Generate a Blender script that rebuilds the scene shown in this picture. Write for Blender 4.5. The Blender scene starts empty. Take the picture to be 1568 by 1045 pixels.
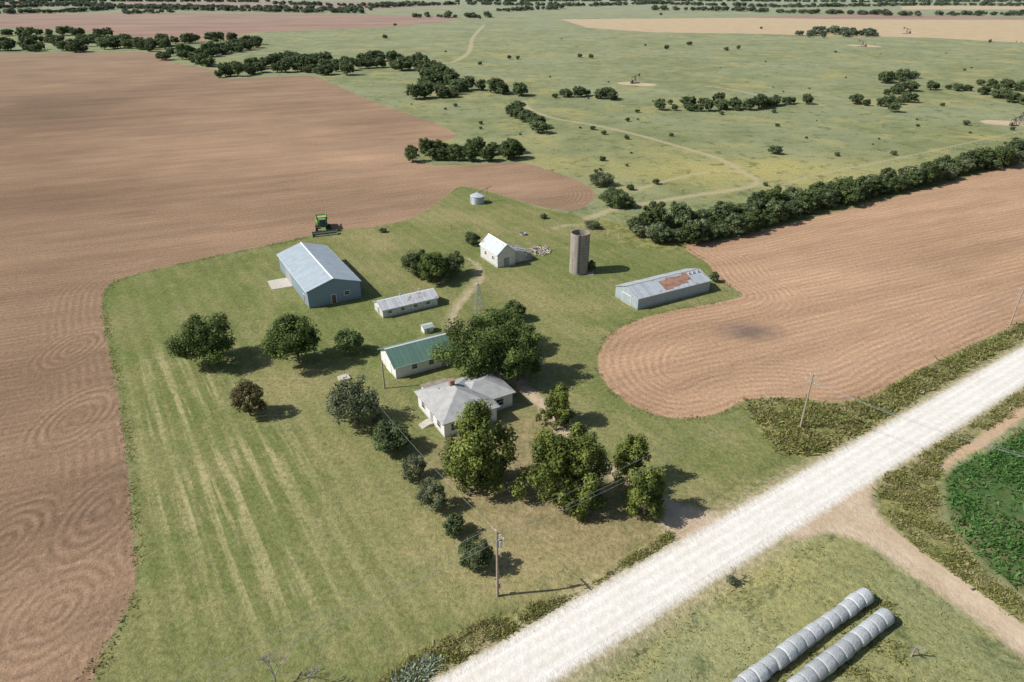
import bpy, math, random
import numpy as np
from mathutils import Vector, Matrix
random.seed(7)
RNG=np.random.default_rng(11)
H=65.0
PITCH=math.atan(557/1045.0)
SP,CP=math.sin(PITCH),math.cos(PITCH)
scene=bpy.context.scene
# ---------- survey helper: photo measurement -> true ground metres ----------
def gp(px,py):
    x=(px-784)/1045.0; y=-(py-522.5)/1045.0
    dy=y*SP+CP; dz=y*CP-SP
    t=H/-dz
    return (x*t,dy*t)
def hgt(g,py):
    k=(522.5-py)/1045.0
    return H+g[1]*(k*CP-SP)/(CP+k*SP)
def dep(g): return g[1]*CP+H*SP
def gps(l): return [gp(*p) for p in l]
def spline(pts,closed=True,sub=5):
    P=np.array(pts,float); n=len(P); out=[]
    rng=range(n) if closed else range(n-1)
    for i in rng:
        if closed: p0,p1,p2,p3=P[(i-1)%n],P[i],P[(i+1)%n],P[(i+2)%n]
        else: p0,p1,p2,p3=P[max(i-1,0)],P[i],P[i+1],P[min(i+2,n-1)]
        L=np.linalg.norm(p2-p1)
        s=sub if L<400 else 2
        l0=np.linalg.norm(p1-p0)+1e-6; l2=np.linalg.norm(p3-p2)+1e-6
        m1=(p2-p0)/(l0+L)*L; m2=(p3-p1)/(l2+L)*L
        for k in range(s):
            t=k/s; t2=t*t; t3=t2*t
            out.append((2*t3-3*t2+1)*p1+(t3-2*t2+t)*m1+(-2*t3+3*t2)*p2+(t3-t2)*m2)
    if not closed: out.append(P[-1])
    return np.array(out)
def segdist(X,Y,a,b):
    dx,dy=b[0]-a[0],b[1]-a[1]
    t=np.clip(((X-a[0])*dx+(Y-a[1])*dy)/(dx*dx+dy*dy+1e-9),0,1)
    return (X-a[0]-t*dx)**2+(Y-a[1]-t*dy)**2
def sdf_poly(X,Y,P):
    d=np.full(X.shape,1e12); ins=np.zeros(X.shape,bool); n=len(P)
    for i in range(n):
        a=P[i]; b=P[(i+1)%n]
        np.minimum(d,segdist(X,Y,a,b),out=d)
        if a[1]!=b[1]:
            c=((a[1]>Y)!=(b[1]>Y))
            ins^= c & (X < (b[0]-a[0])*(Y-a[1])/(b[1]-a[1])+a[0])
    d=np.sqrt(d)
    return np.where(ins,d,-d)
def sdf_line(X,Y,P,w):
    d=np.full(X.shape,1e12)
    for i in range(len(P)-1): np.minimum(d,segdist(X,Y,P[i],P[i+1]),out=d)
    return w-np.sqrt(d)
def inpoly(X,Y,P): return sdf_poly(X,Y,P)>0

# ---------- regions ----------
R_TL=spline(gps([(120,1060),(165,985),(198,925),(208,880),(203,800),(194,700),(180,600),(162,510),(157,455),(176,430),(250,410),(350,388),(420,373),(470,362),(520,352),(590,345),(640,329),(680,303),(705,286),(740,291),(790,306),(840,319),(880,322),(907,308),(908,292),(880,275),(840,261),(800,250),(720,253),(650,252),(632,240),(660,222),(698,210),(680,195),(640,180),(590,163),(550,147),(505,127),(470,116),(340,121),(328,108),(262,96),(248,81),(0,83),(-500,83),(-1500,300),(-1500,1060)]))
R_TR=spline(gps([(1048,378),(1082,403),(1103,430),(1136,452),(1100,463),(1040,474),(985,487),(940,508),(918,540),(920,575),(945,605),(985,628),(1040,641),(1100,633),(1140,614),(1200,609),(1290,616),(1340,604),(1400,570),(1568,493),(2100,285),(2100,130),(1568,250),(1350,308),(1200,345),(1110,368)]))
R_FT=[gps([(-400,20),(100,22),(330,20),(560,23),(700,25),(690,33),(590,42),(390,50),(330,62),(240,65),(150,50),(0,42),(-400,45)]),
      gps([(190,1),(420,2),(700,4),(690,9),(560,15),(300,13),(190,8)]),gps([(-400,-2),(60,-2),(70,8),(-400,10)]),
      gps([(1100,27),(1330,22),(1568,27),(1800,27),(1800,32),(1300,30)])]
R_DRY=[gps([(858,30),(1000,29),(1200,27),(1568,31),(1900,35),(1900,72),(1568,66),(1420,58),(1300,56),(1150,52),(1000,50),(900,43)]),
       gps([(1380,9),(1640,10),(1640,15),(1380,15)])]
R_LAWN=spline(gps([(120,1060),(165,985),(200,920),(208,860),(203,800),(194,700),(180,600),(162,510),(157,455),(176,430),(250,410),(350,388),(420,373),(520,352),(590,345),(640,329),(680,303),(705,286),(760,298),(830,320),(880,330),(940,345),(1000,372),(1060,385),(1130,455),(985,487),(918,545),(945,605),(1040,641),(1150,612),(1190,660),(1250,700),(1085,793),(1000,850),(850,955),(660,1060)]),True,3)
R_CROP=spline(gps([(1448,735),(1470,712),(1510,695),(1568,655),(1750,560),(2100,500),(2100,1200),(1700,1000),(1568,912),(1535,885),(1492,850),(1455,800)]),True,4)
R_BARE=[gps([(650,690),(700,665),(790,640),(850,640),(890,700),(960,780),(1060,785),(1085,800),(1020,835),(940,850),(800,840),(720,770),(665,740)])]
R_SOIL=[gps([(1436,712),(1460,690),(1500,665),(1568,612),(1650,560),(1655,585),(1568,640),(1510,682),(1460,710),(1446,725)])]
R_WEED=[gps([(1140,612),(1200,612),(1290,620),(1345,605),(1400,573),(1568,497),(1750,430),(1750,455),(1568,518),(1480,565),(1400,612),(1300,672),(1240,700),(1190,690),(1160,650)]),
        gps([(560,1060),(640,1000),(760,940),(880,910),(980,842),(1025,815),(1040,825),(1000,850),(850,950),(675,1060)]),
        gps([(1345,742),(1400,690),(1568,588),(1700,520),(1700,545),(1568,620),(1440,700),(1440,790),(1490,860),(1568,925),(1700,1010),(1700,1030),(1568,958),(1480,892),(1400,835),(1350,785)]),
        gps([(900,350),(975,380),(1045,385),(1200,350),(1350,313),(1568,258),(1750,215),(1750,200),(1568,240),(1350,290),(1200,320),(1000,350),(905,335)])]
road_c=[]
for l,r in [((560,1118),(750,1118)),((685,1045),(870,1045)),((850,953),(960,985)),((1000,852),(1130,868)),((1085,795),(1200,822)),((1200,735),(1290,762)),((1300,680),(1375,700)),((1420,611),(1440,653)),((1568,524),(1568,578)),((1800,410),(1800,452)),((2300,190),(2300,225))]:
    a,b=gp(*l),gp(*r); road_c.append(((a[0]+b[0])/2,(a[1]+b[1])/2))
rc=np.array(road_c); _,_,vt=np.linalg.svd(rc[1:10]-rc[1:10].mean(0)); rd=vt[0]*(1 if vt[0][0]>0 else -1); cc=rc[1:10].mean(0)
ROAD=np.array([cc+rd*t for t in (-260,-60,0,60,130,250,600)])
ROADW=3.5
rn=np.array([-rd[1],rd[0]])
GANG=math.atan2(rd[1],rd[0])
R_JUNC=spline(gps([(1335,728),(1338,765),(1348,792),(1400,838),(1480,895),(1568,960),(1800,1120),(1900,1300),(1850,1300),(1700,1140),(1568,1010),(1500,955),(1420,897),(1350,848),(1310,826),(1270,818),(1215,826),(1200,815),(1270,770)]),True,3)
DIRT=[(gps([(1085,805),(1060,795),(1030,778),(960,740),(890,690),(835,625),(800,592),(765,565)]),1.2),
      (gps([(690,500),(697,478),(716,452),(737,428),(733,408),(716,396)]),0.3),
      (gps([(1050,800),(1090,812)]),3.4),
      (gps([(960,128),(990,130)]),7),(gps([(1525,188),(1568,190)]),7),(gps([(1310,70),(1335,71)]),10),(gps([(1380,50),(1395,50)]),12)]
TRACK=[(gps([(742,38),(724,58),(718,80),(700,93),(690,96)]),2.4),
       (gps([(800,155),(812,168),(850,182),(910,192),(980,208),(1050,228),(1100,243),(1135,262),(1160,280),(1130,290),(1060,300),(1000,310),(950,318),(900,335)]),1.7),
       (gps([(980,130),(1050,130),(1110,136),(1180,150)]),1.8),
       (gps([(970,292),(1030,275),(1090,263),(1140,264)]),1.2),
       (gps([(940,345),(870,345),(850,350)]),0.8),
       (gps([(686,502),(693,478),(711,452),(731,428),(727,410)]),0.9),
       (gps([(1180,290),(1250,268),(1350,248),(1568,200)]),0.6),
       (gps([(1400,125),(1480,145),(1568,165)]),1.2)]

# ---------- node helpers ----------
class NT:
    def __init__(s,name):
        s.mat=bpy.data.materials.new(name); s.mat.use_nodes=True; s.t=s.mat.node_tree
        s.b=s.t.nodes['Principled BSDF']; s.out=s.t.nodes['Material Output']
        s.b.inputs['Roughness'].default_value=0.9
        s._p=None
    def n(s,ty): return s.t.nodes.new(ty)
    def put(s,sock,v):
        if isinstance(v,bpy.types.NodeSocket): s.t.links.new(v,sock)
        elif isinstance(v,(tuple,list)) and sock.type=='RGBA' and len(v)==3: sock.default_value=(*v,1)
        else: sock.default_value=v
    def pos(s):
        if s._p is None: s._p=s.n('ShaderNodeNewGeometry').outputs['Position']
        return s._p
    def obj(s): return s.n('ShaderNodeTexCoord').outputs['Object']
    def attr(s,name):
        a=s.n('ShaderNodeAttribute'); a.attribute_name=name; return a.outputs['Fac']
    def math(s,op,a,b=0.0,c=None,clamp=False):
        m=s.n('ShaderNodeMath'); m.operation=op; m.use_clamp=clamp
        s.put(m.inputs[0],a); s.put(m.inputs[1],b)
        if c is not None: s.put(m.inputs[2],c)
        return m.outputs[0]
    def noise(s,scale,detail=3,rough=0.55,vec=None,dist=0.0):
        m=s.n('ShaderNodeTexNoise'); s.put(m.inputs['Vector'],vec if vec is not None else s.pos())
        m.inputs['Scale'].default_value=scale; m.inputs['Detail'].default_value=detail
        m.inputs['Roughness'].default_value=rough; m.inputs['Distortion'].default_value=dist
        return m.outputs['Fac']
    def mr(s,v,a,b,c=0.0,d=1.0,smooth=False):
        m=s.n('ShaderNodeMapRange'); m.clamp=True
        if smooth: m.interpolation_type='SMOOTHSTEP'
        s.put(m.inputs[0],v)
        for i,x in enumerate((a,b,c,d)): s.put(m.inputs[i+1],x)
        return m.outputs[0]
    def mix(s,f,a,b,mode='MIX'):
        m=s.n('ShaderNodeMix'); m.data_type='RGBA'; m.blend_type=mode
        s.put(m.inputs[0],f); s.put(m.inputs[6],a); s.put(m.inputs[7],b); return m.outputs[2]
    def scalec(s,col,f):
        m=s.n('ShaderNodeVectorMath'); m.operation='SCALE'; s.put(m.inputs[0],col); s.put(m.inputs['Scale'],f); return m.outputs[0]
    def rgb(s,c):
        m=s.n('ShaderNodeRGB'); m.outputs[0].default_value=(*c,1); return m.outputs[0]
    def loc(s,vec,ang,sx,sy,sz=1.0):
        m=s.n('ShaderNodeMapping'); m.vector_type='TEXTURE'; s.put(m.inputs[0],vec)
        m.inputs['Rotation'].default_value=(0,0,ang); m.inputs['Scale'].default_value=(sx,sy,sz); return m.outputs[0]
    def sep(s,vec):
        m=s.n('ShaderNodeSeparateXYZ'); s.put(m.inputs[0],vec); return m.outputs
    def bump(s,h,dist,strength=1.0):
        m=s.n('ShaderNodeBump'); s.put(m.inputs['Height'],h); m.inputs['Distance'].default_value=dist; m.inputs['Strength'].default_value=strength
        s.t.links.new(m.outputs[0],s.b.inputs['Normal'])
    def color(s,c): s.put(s.b.inputs['Base Color'],c)

def simple(name,col,rough=0.7,var=0.25,scale=3.0,metal=0.0,bump=0.0):
    m=NT(name); n=m.noise(scale,4,0.65,m.obj()); o=m.noise(scale*9,2,0.6,m.obj())
    f=m.math('MULTIPLY',m.mr(n,0.3,0.7,1-var,1+var),m.mr(o,0.3,0.7,1-var*.4,1+var*.4))
    m.color(m.scalec(m.rgb(col),f)); m.b.inputs['Roughness'].default_value=rough; m.b.inputs['Metallic'].default_value=metal
    if bump: m.bump(o,bump)
    return m.mat

def gravel_color(m,n2=None):
    n1=m.noise(0.25,3,0.6); n2=n2 or m.noise(3.0,4,0.7)
    st=m.noise(1.0,4,0.65,m.loc(m.pos(),GANG+math.pi/2,1.0,34))
    # wheel paths: across-road coordinate
    mp=m.n('ShaderNodeMapping'); mp.vector_type='TEXTURE'; m.put(mp.inputs[0],m.pos()); mp.inputs['Location'].default_value=(cc[0],cc[1],0); mp.inputs['Rotation'].default_value=(0,0,GANG)
    ac=m.math('ABSOLUTE',m.math('ADD',m.sep(mp.outputs[0])[1],m.math('MULTIPLY',m.math('SUBTRACT',n1,0.5),0.7)))
    wp=m.math('MINIMUM',m.math('ABSOLUTE',m.math('SUBTRACT',ac,0.75)),m.math('ABSOLUTE',m.math('SUBTRACT',ac,2.2)))
    c=m.mix(m.mr(n1,0.3,0.7),(0.72,0.69,0.63),(0.79,0.77,0.72))
    c=m.mix(m.mr(wp,0.15,0.55,0.0,0.32),c,(0.60,0.545,0.46))
    c=m.mix(m.mr(st,0.50,0.72,0,0.35),c,(0.60,0.54,0.45))
    return m.scalec(c,m.mr(n2,0.25,0.75,0.86,1.11))
def dirtroad_color(m,n2=None):
    n1=m.noise(0.2,3,0.6); n2=n2 or m.noise(2.5,4,0.7)
    c=m.mix(m.mr(n1,0.3,0.7),(0.46,0.35,0.235),(0.57,0.46,0.335))
    return m.scalec(c,m.mr(n2,0.25,0.75,0.82,1.14))

# ---------- ground material ----------
def ground_material():
    m=NT('ground_surface')
    P=m.pos(); xyz=m.sep(P)
    nA=m.noise(0.012,3,0.6); nB=m.noise(0.06,4,0.62); nC=m.noise(0.35,4,0.68); nD=m.noise(1.3,4,0.75); nE=m.noise(5.0,1,0.7)
    edge=m.math('ADD',m.math('MULTIPLY',m.math('SUBTRACT',nC,0.5),2.6),m.math('MULTIPLY',m.math('SUBTRACT',nD,0.5),2.2))
    def mask(name,amp=1.0,soft=0.35,off=0.0):
        a=m.attr(name)
        return m.mr(m.math('ADD',m.math('ADD',a,off),m.math('MULTIPLY',edge,amp)),-soft,soft)
    gdry=m.attr('g_dry'); gbr=m.attr('g_bright')
    fine=m.math('MULTIPLY',m.mr(nD,0.30,0.70,0.68,1.32),m.mr(nE,0.3,0.7,0.84,1.16))
    # pasture
    c=m.mix(m.mr(nB,0.32,0.68),(0.160,0.188,0.082),(0.255,0.270,0.135))
    c=m.mix(m.mr(nA,0.42,0.62,0,0.6),c,(0.285,0.305,0.180))
    yl=m.noise(0.03,5,0.75,dist=0.6)
    c=m.mix(m.mr(yl,0.50,0.64,0,0.85),c,(0.350,0.315,0.130))
    c=m.mix(m.math('MULTIPLY',gdry,m.mr(nC,0.3,0.6,0.4,1)),c,(0.40,0.35,0.135))
    dk=m.noise(0.13,5,0.8,dist=0.4)
    c=m.mix(m.mr(dk,0.53,0.63,0,0.75),c,(0.100,0.125,0.052))
    c=m.scalec(c,fine)
    trk=m.mr(m.math('ADD',m.attr('s_track'),m.math('MULTIPLY',edge,0.7)),-0.8,1.2)
    # far fields
    fd=m.mix(m.mr(nB,0.3,0.7),(0.44,0.32,0.18),(0.52,0.40,0.245))
    c=m.mix(mask('s_dry',3,2.0),c,fd)
    ft=m.mix(m.mr(m.noise(0.02,4,0.6,m.loc(P,0.2,3,1)),0.35,0.65),(0.25,0.150,0.110),(0.35,0.22,0.155))
    c=m.mix(mask('s_fart',2,2.0),c,ft)
    # lawn
    lc=m.mix(m.mr(nB,0.3,0.7),(0.135,0.165,0.052),(0.200,0.212,0.082))
    big=m.noise(0.045,4,0.65,m.loc(P,GANG,0.8,1.5),dist=0.5)
    lc=m.mix(m.mr(big,0.47,0.64,0,0.7),lc,(0.275,0.250,0.118))
    st=m.noise(1.0,4,0.6,m.loc(P,GANG-0.03,1.0,30))
    band=m.math('SINE',m.math('MULTIPLY',m.math('ADD',m.sep(m.loc(P,GANG-0.03,1,1))[0],m.math('MULTIPLY',nB,1.5)),2*math.pi/3.3))
    stm=m.math('MULTIPLY',m.mr(m.math('ADD',m.math('ADD',st,m.math('MULTIPLY',m.math('SUBTRACT',nC,0.5),0.30)),m.math('MULTIPLY',band,0.07)),0.47,0.59),m.attr('g_stripe'))
    lc=m.mix(m.math('MULTIPLY',stm,0.80),lc,(0.38,0.335,0.175))
    lc=m.scalec(lc,m.math('ADD',1.0,m.math('MULTIPLY',band,0.055)))
    lc=m.mix(m.math('MULTIPLY',gdry,m.mr(nC,0.30,0.62,0.25,0.95)),lc,(0.37,0.30,0.155))
    lc=m.mix(m.mr(nC,0.54,0.68,0,0.6),lc,(0.31,0.265,0.13))
    lc=m.mix(m.mr(m.noise(0.7,4,0.75),0.55,0.66,0,0.55),lc,(0.090,0.125,0.035))
    lc=m.scalec(lc,fine)
    c=m.mix(mask('s_lawn',0.6,0.6),c,lc)
    c=m.mix(m.math('MULTIPLY',trk,0.75),c,m.scalec(m.rgb((0.44,0.37,0.23)),m.mr(nD,0.3,0.7,0.85,1.15)))
    bc=m.mix(m.mr(nC,0.35,0.65),(0.20,0.175,0.085),(0.36,0.275,0.155))
    bc=m.scalec(bc,fine)
    c=m.mix(m.mr(m.math('ADD',m.attr('s_bare'),m.math('MULTIPLY',edge,2.2)),-4,4,0,0.85),c,bc)
    wc=m.mix(m.mr(nC,0.38,0.62),(0.135,0.155,0.050),(0.30,0.28,0.115))
    wc=m.scalec(wc,m.mr(nD,0.3,0.7,0.6,1.3))
    c=m.mix(mask('s_weed',1.6,1.4),c,wc)
    dr=m.mr(m.math('ADD',m.attr('s_road'),m.math('MULTIPLY',edge,1.1)),-2.6,-0.2,0,0.8)
    c=m.mix(dr,c,m.scalec(m.rgb((0.41,0.345,0.22)),fine))
    c=m.mix(mask('s_soil',0.6,0.4),c,m.scalec(m.rgb((0.50,0.36,0.235)),m.mr(nD,0.2,0.8,0.75,1.15)))
    c=m.mix(mask('s_crop',0.4,0.3),c,m.scalec(m.mix(m.mr(nB,0.45,0.62),(0.07,0.13,0.04),(0.20,0.19,0.09)),m.mr(nD,0.2,0.8,0.7,1.2)))
    # tilled
    far=m.mr(xyz[1],150,420,1.0,0.35)
    brk=m.mr(m.noise(0.16,3,0.7),0.38,0.60,0.15,1.0)
    wob=m.math('MULTIPLY',m.math('SUBTRACT',nB,0.5),3.0)
    micro=m.math('MULTIPLY',m.math('SUBTRACT',nD,0.5),0.45)
    sw=m.attr('d_swirl')
    TA=GANG+math.radians(80)
    strk=m.noise(1.0,4,0.75,m.loc(P,TA,1.0,16)); strk2=m.noise(1.0,3,0.6,m.loc(P,TA,9,80)); colv=m.mr(m.noise(0.02,4,0.6),0.3,0.7)
    rx=m.sep(m.loc(P,TA,1,1))[0]
    row=m.math('SINE',m.math('MULTIPLY',m.math('ADD',m.math('ADD',rx,m.math('MULTIPLY',wob,0.4)),micro),2*math.pi/1.7))
    f0=m.math('MULTIPLY',m.mr(strk,0.3,0.7,0.85,1.15),m.mr(strk2,0.3,0.7,0.86,1.14))
    f0=m.math('MULTIPLY',f0,m.math('MULTIPLY',m.mr(nD,0.3,0.7,0.80,1.20),m.mr(nE,0.3,0.7,0.86,1.14)))
    f0=m.math('MULTIPLY',f0,m.math('ADD',1.0,gbr))
    def tilled(sname,cA,cB,ringdepth,swirl):
        s=m.attr(sname)
        ring=m.math('SINE',m.math('MULTIPLY',m.math('ADD',m.math('ADD',s,m.math('MULTIPLY',wob,0.6)),micro),2*math.pi/1.5))
        w=m.mr(m.math('ADD',s,m.math('MULTIPLY',wob,2.5)),ringdepth,ringdepth+5)
        rowmix=m.math('ADD',m.math('MULTIPLY',ring,m.math('SUBTRACT',1.0,w)),m.math('MULTIPLY',m.math('MULTIPLY',row,0.8),w))
        if swirl:
            swl=m.math('SINE',m.math('MULTIPLY',m.math('ADD',m.math('ADD',sw,m.math('MULTIPLY',wob,0.5)),micro),2*math.pi/1.25))
            swm=m.mr(m.math('ADD',sw,m.math('MULTIPLY',wob,1.6)),5.0,8.0,1,0)
            rowmix=m.math('ADD',m.math('MULTIPLY',rowmix,m.math('SUBTRACT',1.0,swm)),m.math('MULTIPLY',m.math('MULTIPLY',swl,1.5),swm))
        lines=m.math('MULTIPLY',m.math('MULTIPLY',rowmix,brk),far)
        return m.scalec(m.mix(colv,cA,cB),m.math('MULTIPLY',f0,m.math('ADD',1.0,m.math('MULTIPLY',lines,0.145))))
    tr=tilled('s_tr',(0.365,0.232,0.145),(0.440,0.285,0.182),12,False)
    tl=tilled('s_tl',(0.240,0.160,0.105),(0.330,0.218,0.140),8,True)
    c=m.mix(mask('s_tr',0.35,0.25),c,tr)
    c=m.mix(mask('s_tl',0.35,0.25),c,tl)
    c=m.mix(m.mr(m.math('ADD',m.attr('s_burn'),m.math('MULTIPLY',edge,2.0)),-2.0,2.0,0,0.72),c,(0.12,0.10,0.09))
    c=m.mix(mask('s_dirt',0.55,0.7),c,dirtroad_color(m,nD))
    c=m.mix(mask('s_road',0.36,0.5),c,gravel_color(m,nD))
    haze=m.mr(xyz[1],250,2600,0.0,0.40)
    c=m.mix(haze,c,(0.40,0.43,0.40))  # aerial haze painted into the ground colour, stronger with distance
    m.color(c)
    m.b.inputs['Roughness'].default_value=1.0
    m.b.inputs['Specular IOR Level'].default_value=0.05
    m.bump(nD,0.40,0.6)
    return m.mat

# ---------- ground mesh ----------
def axis(lo,hi,step,far_lo,far_hi,g=0.026):
    core=list(np.arange(lo,hi+1e-6,step)); a=core[-1]; s=step; up=[]
    while a<far_hi: s*=1+g; a+=s; up.append(a)
    a=core[0]; s=step; dn=[]
    while a>far_lo: s*=1+g; a-=s; dn.append(a)
    return np.array(dn[::-1]+core+up)
def mesh_np(name,V,F,mats,attrs=None,smooth=False,matidx=None):
    me=bpy.data.meshes.new(name); nv=len(V); nf=len(F); k=F.shape[1]
    me.vertices.add(nv); me.vertices.foreach_set('co',np.ascontiguousarray(V,dtype=np.float32).ravel())
    me.loops.add(nf*k); me.loops.foreach_set('vertex_index',np.ascontiguousarray(F,dtype=np.int32).ravel())
    me.polygons.add(nf); me.polygons.foreach_set('loop_start',np.arange(0,nf*k,k,dtype=np.int32))
    if matidx is not None: me.polygons.foreach_set('material_index',np.ascontiguousarray(matidx,dtype=np.int32))
    me.polygons.foreach_set('use_smooth',np.full(nf,smooth))
    for a,v in (attrs or {}).items():
        at=me.attributes.new(a,'FLOAT','POINT'); at.data.foreach_set('value',np.ascontiguousarray(v,dtype=np.float32).ravel())
    me.update(); me.validate()
    for mt in mats: me.materials.append(mt)
    return me
def obj_of(me,name,parent=None,loc=(0,0,0),rz=0,scale=None):
    o=bpy.data.objects.new(name,me); scene.collection.objects.link(o); o.location=loc; o.rotation_euler=(0,0,rz)
    if scale is not None: o.scale=scale
    if parent: o.parent=parent
    return o
def empty(name,loc=(0,0,0),rz=0):
    o=bpy.data.objects.new(name,None); o.empty_display_size=0.5; scene.collection.objects.link(o); o.location=loc; o.rotation_euler=(0,0,rz); return o

xs=axis(-125,165,1.0,-6000,6000); ys=axis(15,300,1.0,-600,8000)
X,Y=np.meshgrid(xs,ys); nx,ny=len(xs),len(ys); Xf=X.ravel(); Yf=Y.ravel()
def U(lst): 
    r=None
    for a in lst: r=a if r is None else np.maximum(r,a)
    return np.clip(r,-80,400)
def gauss(lst):
    g=np.zeros_like(Xf)
    for px,py,rx,ry,amp in lst:
        c=gp(px,py); g+=amp*np.exp(-(((Xf-c[0])/rx)**2+((Yf-c[1])/ry)**2))
    return g
A={}
A['s_tl']=U([sdf_poly(Xf,Yf,R_TL)]); A['s_tr']=U([sdf_poly(Xf,Yf,R_TR)])
A['s_fart']=U([sdf_poly(Xf,Yf,p) for p in R_FT]); A['s_dry']=U([sdf_poly(Xf,Yf,p) for p in R_DRY])
A['s_lawn']=U([sdf_poly(Xf,Yf,R_LAWN)]); A['s_crop']=U([sdf_poly(Xf,Yf,R_CROP)])
A['s_bare']=U([sdf_poly(Xf,Yf,p) for p in R_BARE]); A['s_soil']=U([sdf_poly(Xf,Yf,p) for p in R_SOIL])
A['s_weed']=U([sdf_poly(Xf,Yf,p) for p in R_WEED])
A['s_road']=U([sdf_line(Xf,Yf,ROAD,ROADW)])
A['s_dirt']=U([sdf_poly(Xf,Yf,R_JUNC)]+[sdf_line(Xf,Yf,spline(p,False,4),w) for p,w in DIRT])
A['s_track']=U([sdf_line(Xf,Yf,spline(p,False,4),w) for p,w in TRACK])
bc=gp(1148,508); A['s_burn']=2.8-np.sqrt(((Xf-bc[0]))**2*0.30+((Yf-bc[1]))**2*0.7)
sw=np.full_like(Xf,99.)
for px,py,ex in [(118,640,0.55),(85,935,0.7),(158,780,0.5),(112,535,0.55),(5,830,0.6)]:
    c=gp(px,py); sw=np.minimum(sw,np.sqrt((Xf-c[0])**2*1.0+((Yf-c[1])*ex)**2))
A['d_swirl']=sw
A['g_bright']=gauss([(90,170,60,90,-0.32),(60,300,30,35,-0.20),(420,230,70,50,0.22),(600,260,45,35,0.16),(300,160,60,60,0.10),(110,870,10,9,0.08),(150,640,8,10,-0.05),(60,780,18,12,-0.12),(60,560,18,20,-0.06),(1300,450,25,25,0.05),(1400,340,30,18,0.14),(1000,580,15,12,0.06),(800,285,25,12,0.14),(240,300,25,20,-0.1)])
A['g_dry']=np.clip(gauss([(1200,262,60,25,0.8),(1040,262,40,20,0.4),(835,215,8,25,0.5),(560,365,14,5,0.6),(590,378,8,5,0.6),(800,350,20,10,0.3),(1040,750,12,7,0.4),(880,870,20,6,0.8),(780,800,14,7,0.55),(640,780,9,8,0.3),(460,590,7,6,0.5),(830,560,8,10,0.5),(800,450,14,10,0.45),(900,470,10,5,0.5),(1180,850,12,8,0.35),(1250,1000,20,16,0.4),(520,690,8,6,0.35),(800,85,60,20,0.35),(700,330,14,10,0.4),(700,960,14,8,0.25)]),0,1)
A['g_stripe']=np.clip(gauss([(280,620,7,14,1.0),(320,760,8,9,1.0),(390,720,8,11,1.0),(370,900,9,7,0.5),(240,560,6,9,0.8),(470,820,8,8,0.45),(560,900,14,8,0.35)]),0,1)
dd=-A['s_road']; away=np.clip(-A['s_dirt']/2.0,0,1)
Z=-0.35*np.exp(-((dd-2.6)/1.3)**2)*away
Z=np.where(dd>12,0,Z)
idx=np.arange(nx*ny).reshape(ny,nx)
F=np.stack([idx[:-1,:-1].ravel(),idx[:-1,1:].ravel(),idx[1:,1:].ravel(),idx[1:,:-1].ravel()],1)
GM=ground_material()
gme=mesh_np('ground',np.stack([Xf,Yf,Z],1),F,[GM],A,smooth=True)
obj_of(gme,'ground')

# ---------- mesh builder ----------
class MB:
    def __init__(s): s.v=[];s.f=[];s.m=[]
    def add(s,vs,fs,mi=0):
        o=len(s.v); s.v+= [tuple(v) for v in vs]; s.f+=[tuple(i+o for i in f) for f in fs]; s.m+=[mi]*len(fs)
    def box(s,a,b,mi=0):
        x0,y0,z0=a;x1,y1,z1=b
        s.add([(x0,y0,z0),(x1,y0,z0),(x1,y1,z0),(x0,y1,z0),(x0,y0,z1),(x1,y0,z1),(x1,y1,z1),(x0,y1,z1)],
              [(3,2,1,0),(4,5,6,7),(0,1,5,4),(1,2,6,5),(2,3,7,6),(3,0,4,7)],mi)
    def tube(s,p0,p1,r0,r1=None,n=8,mi=0,cap=True):
        r1=r0 if r1 is None else r1
        p0=Vector(p0);p1=Vector(p1);d=(p1-p0).normalized()
        a=d.orthogonal().normalized(); b=d.cross(a)
        vs=[]
        for p,r in ((p0,r0),(p1,r1)):
            for i in range(n):
                t=2*math.pi*i/n; vs.append(p+a*math.cos(t)*r+b*math.sin(t)*r)
        fs=[(i,(i+1)%n,n+(i+1)%n,n+i) for i in range(n)]
        if cap: fs+= [tuple(range(n-1,-1,-1)),tuple(range(n,2*n))]
        s.add(vs,fs,mi)
    def prism(s,poly,axis,a,b,mi=0):
        n=len(poly)
        f=(lambda p,t:(p[0],t,p[1])) if axis=='y' else (lambda p,t:(t,p[0],p[1]))
        if axis=='z': f=lambda p,t:(p[0],p[1],t)
        vs=[f(p,a) for p in poly]+[f(p,b) for p in poly]
        s.add(vs,[(i,(i+1)%n,n+(i+1)%n,n+i) for i in range(n)]+[tuple(range(n-1,-1,-1)),tuple(range(n,2*n))],mi)
    def build(s,name,mats,parent=None,loc=(0,0,0),rz=0,smooth=False,bevel=0,recalc=True):
        me=bpy.data.meshes.new(name); me.from_pydata(s.v,[],s.f)
        for mt in mats: me.materials.append(mt)
        me.polygons.foreach_set('material_index',s.m)
        if recalc:
            import bmesh
            bm=bmesh.new(); bm.from_mesh(me); bmesh.ops.recalc_face_normals(bm,faces=bm.faces); bm.to_mesh(me); bm.free()
        if smooth: me.polygons.foreach_set('use_smooth',[True]*len(me.polygons))
        me.update()
        o=obj_of(me,name,parent,loc,rz)
        if bevel:
            b=o.modifiers.new('bevel','BEVEL'); b.width=bevel; b.segments=2; b.limit_method='ANGLE'
        return o

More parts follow.
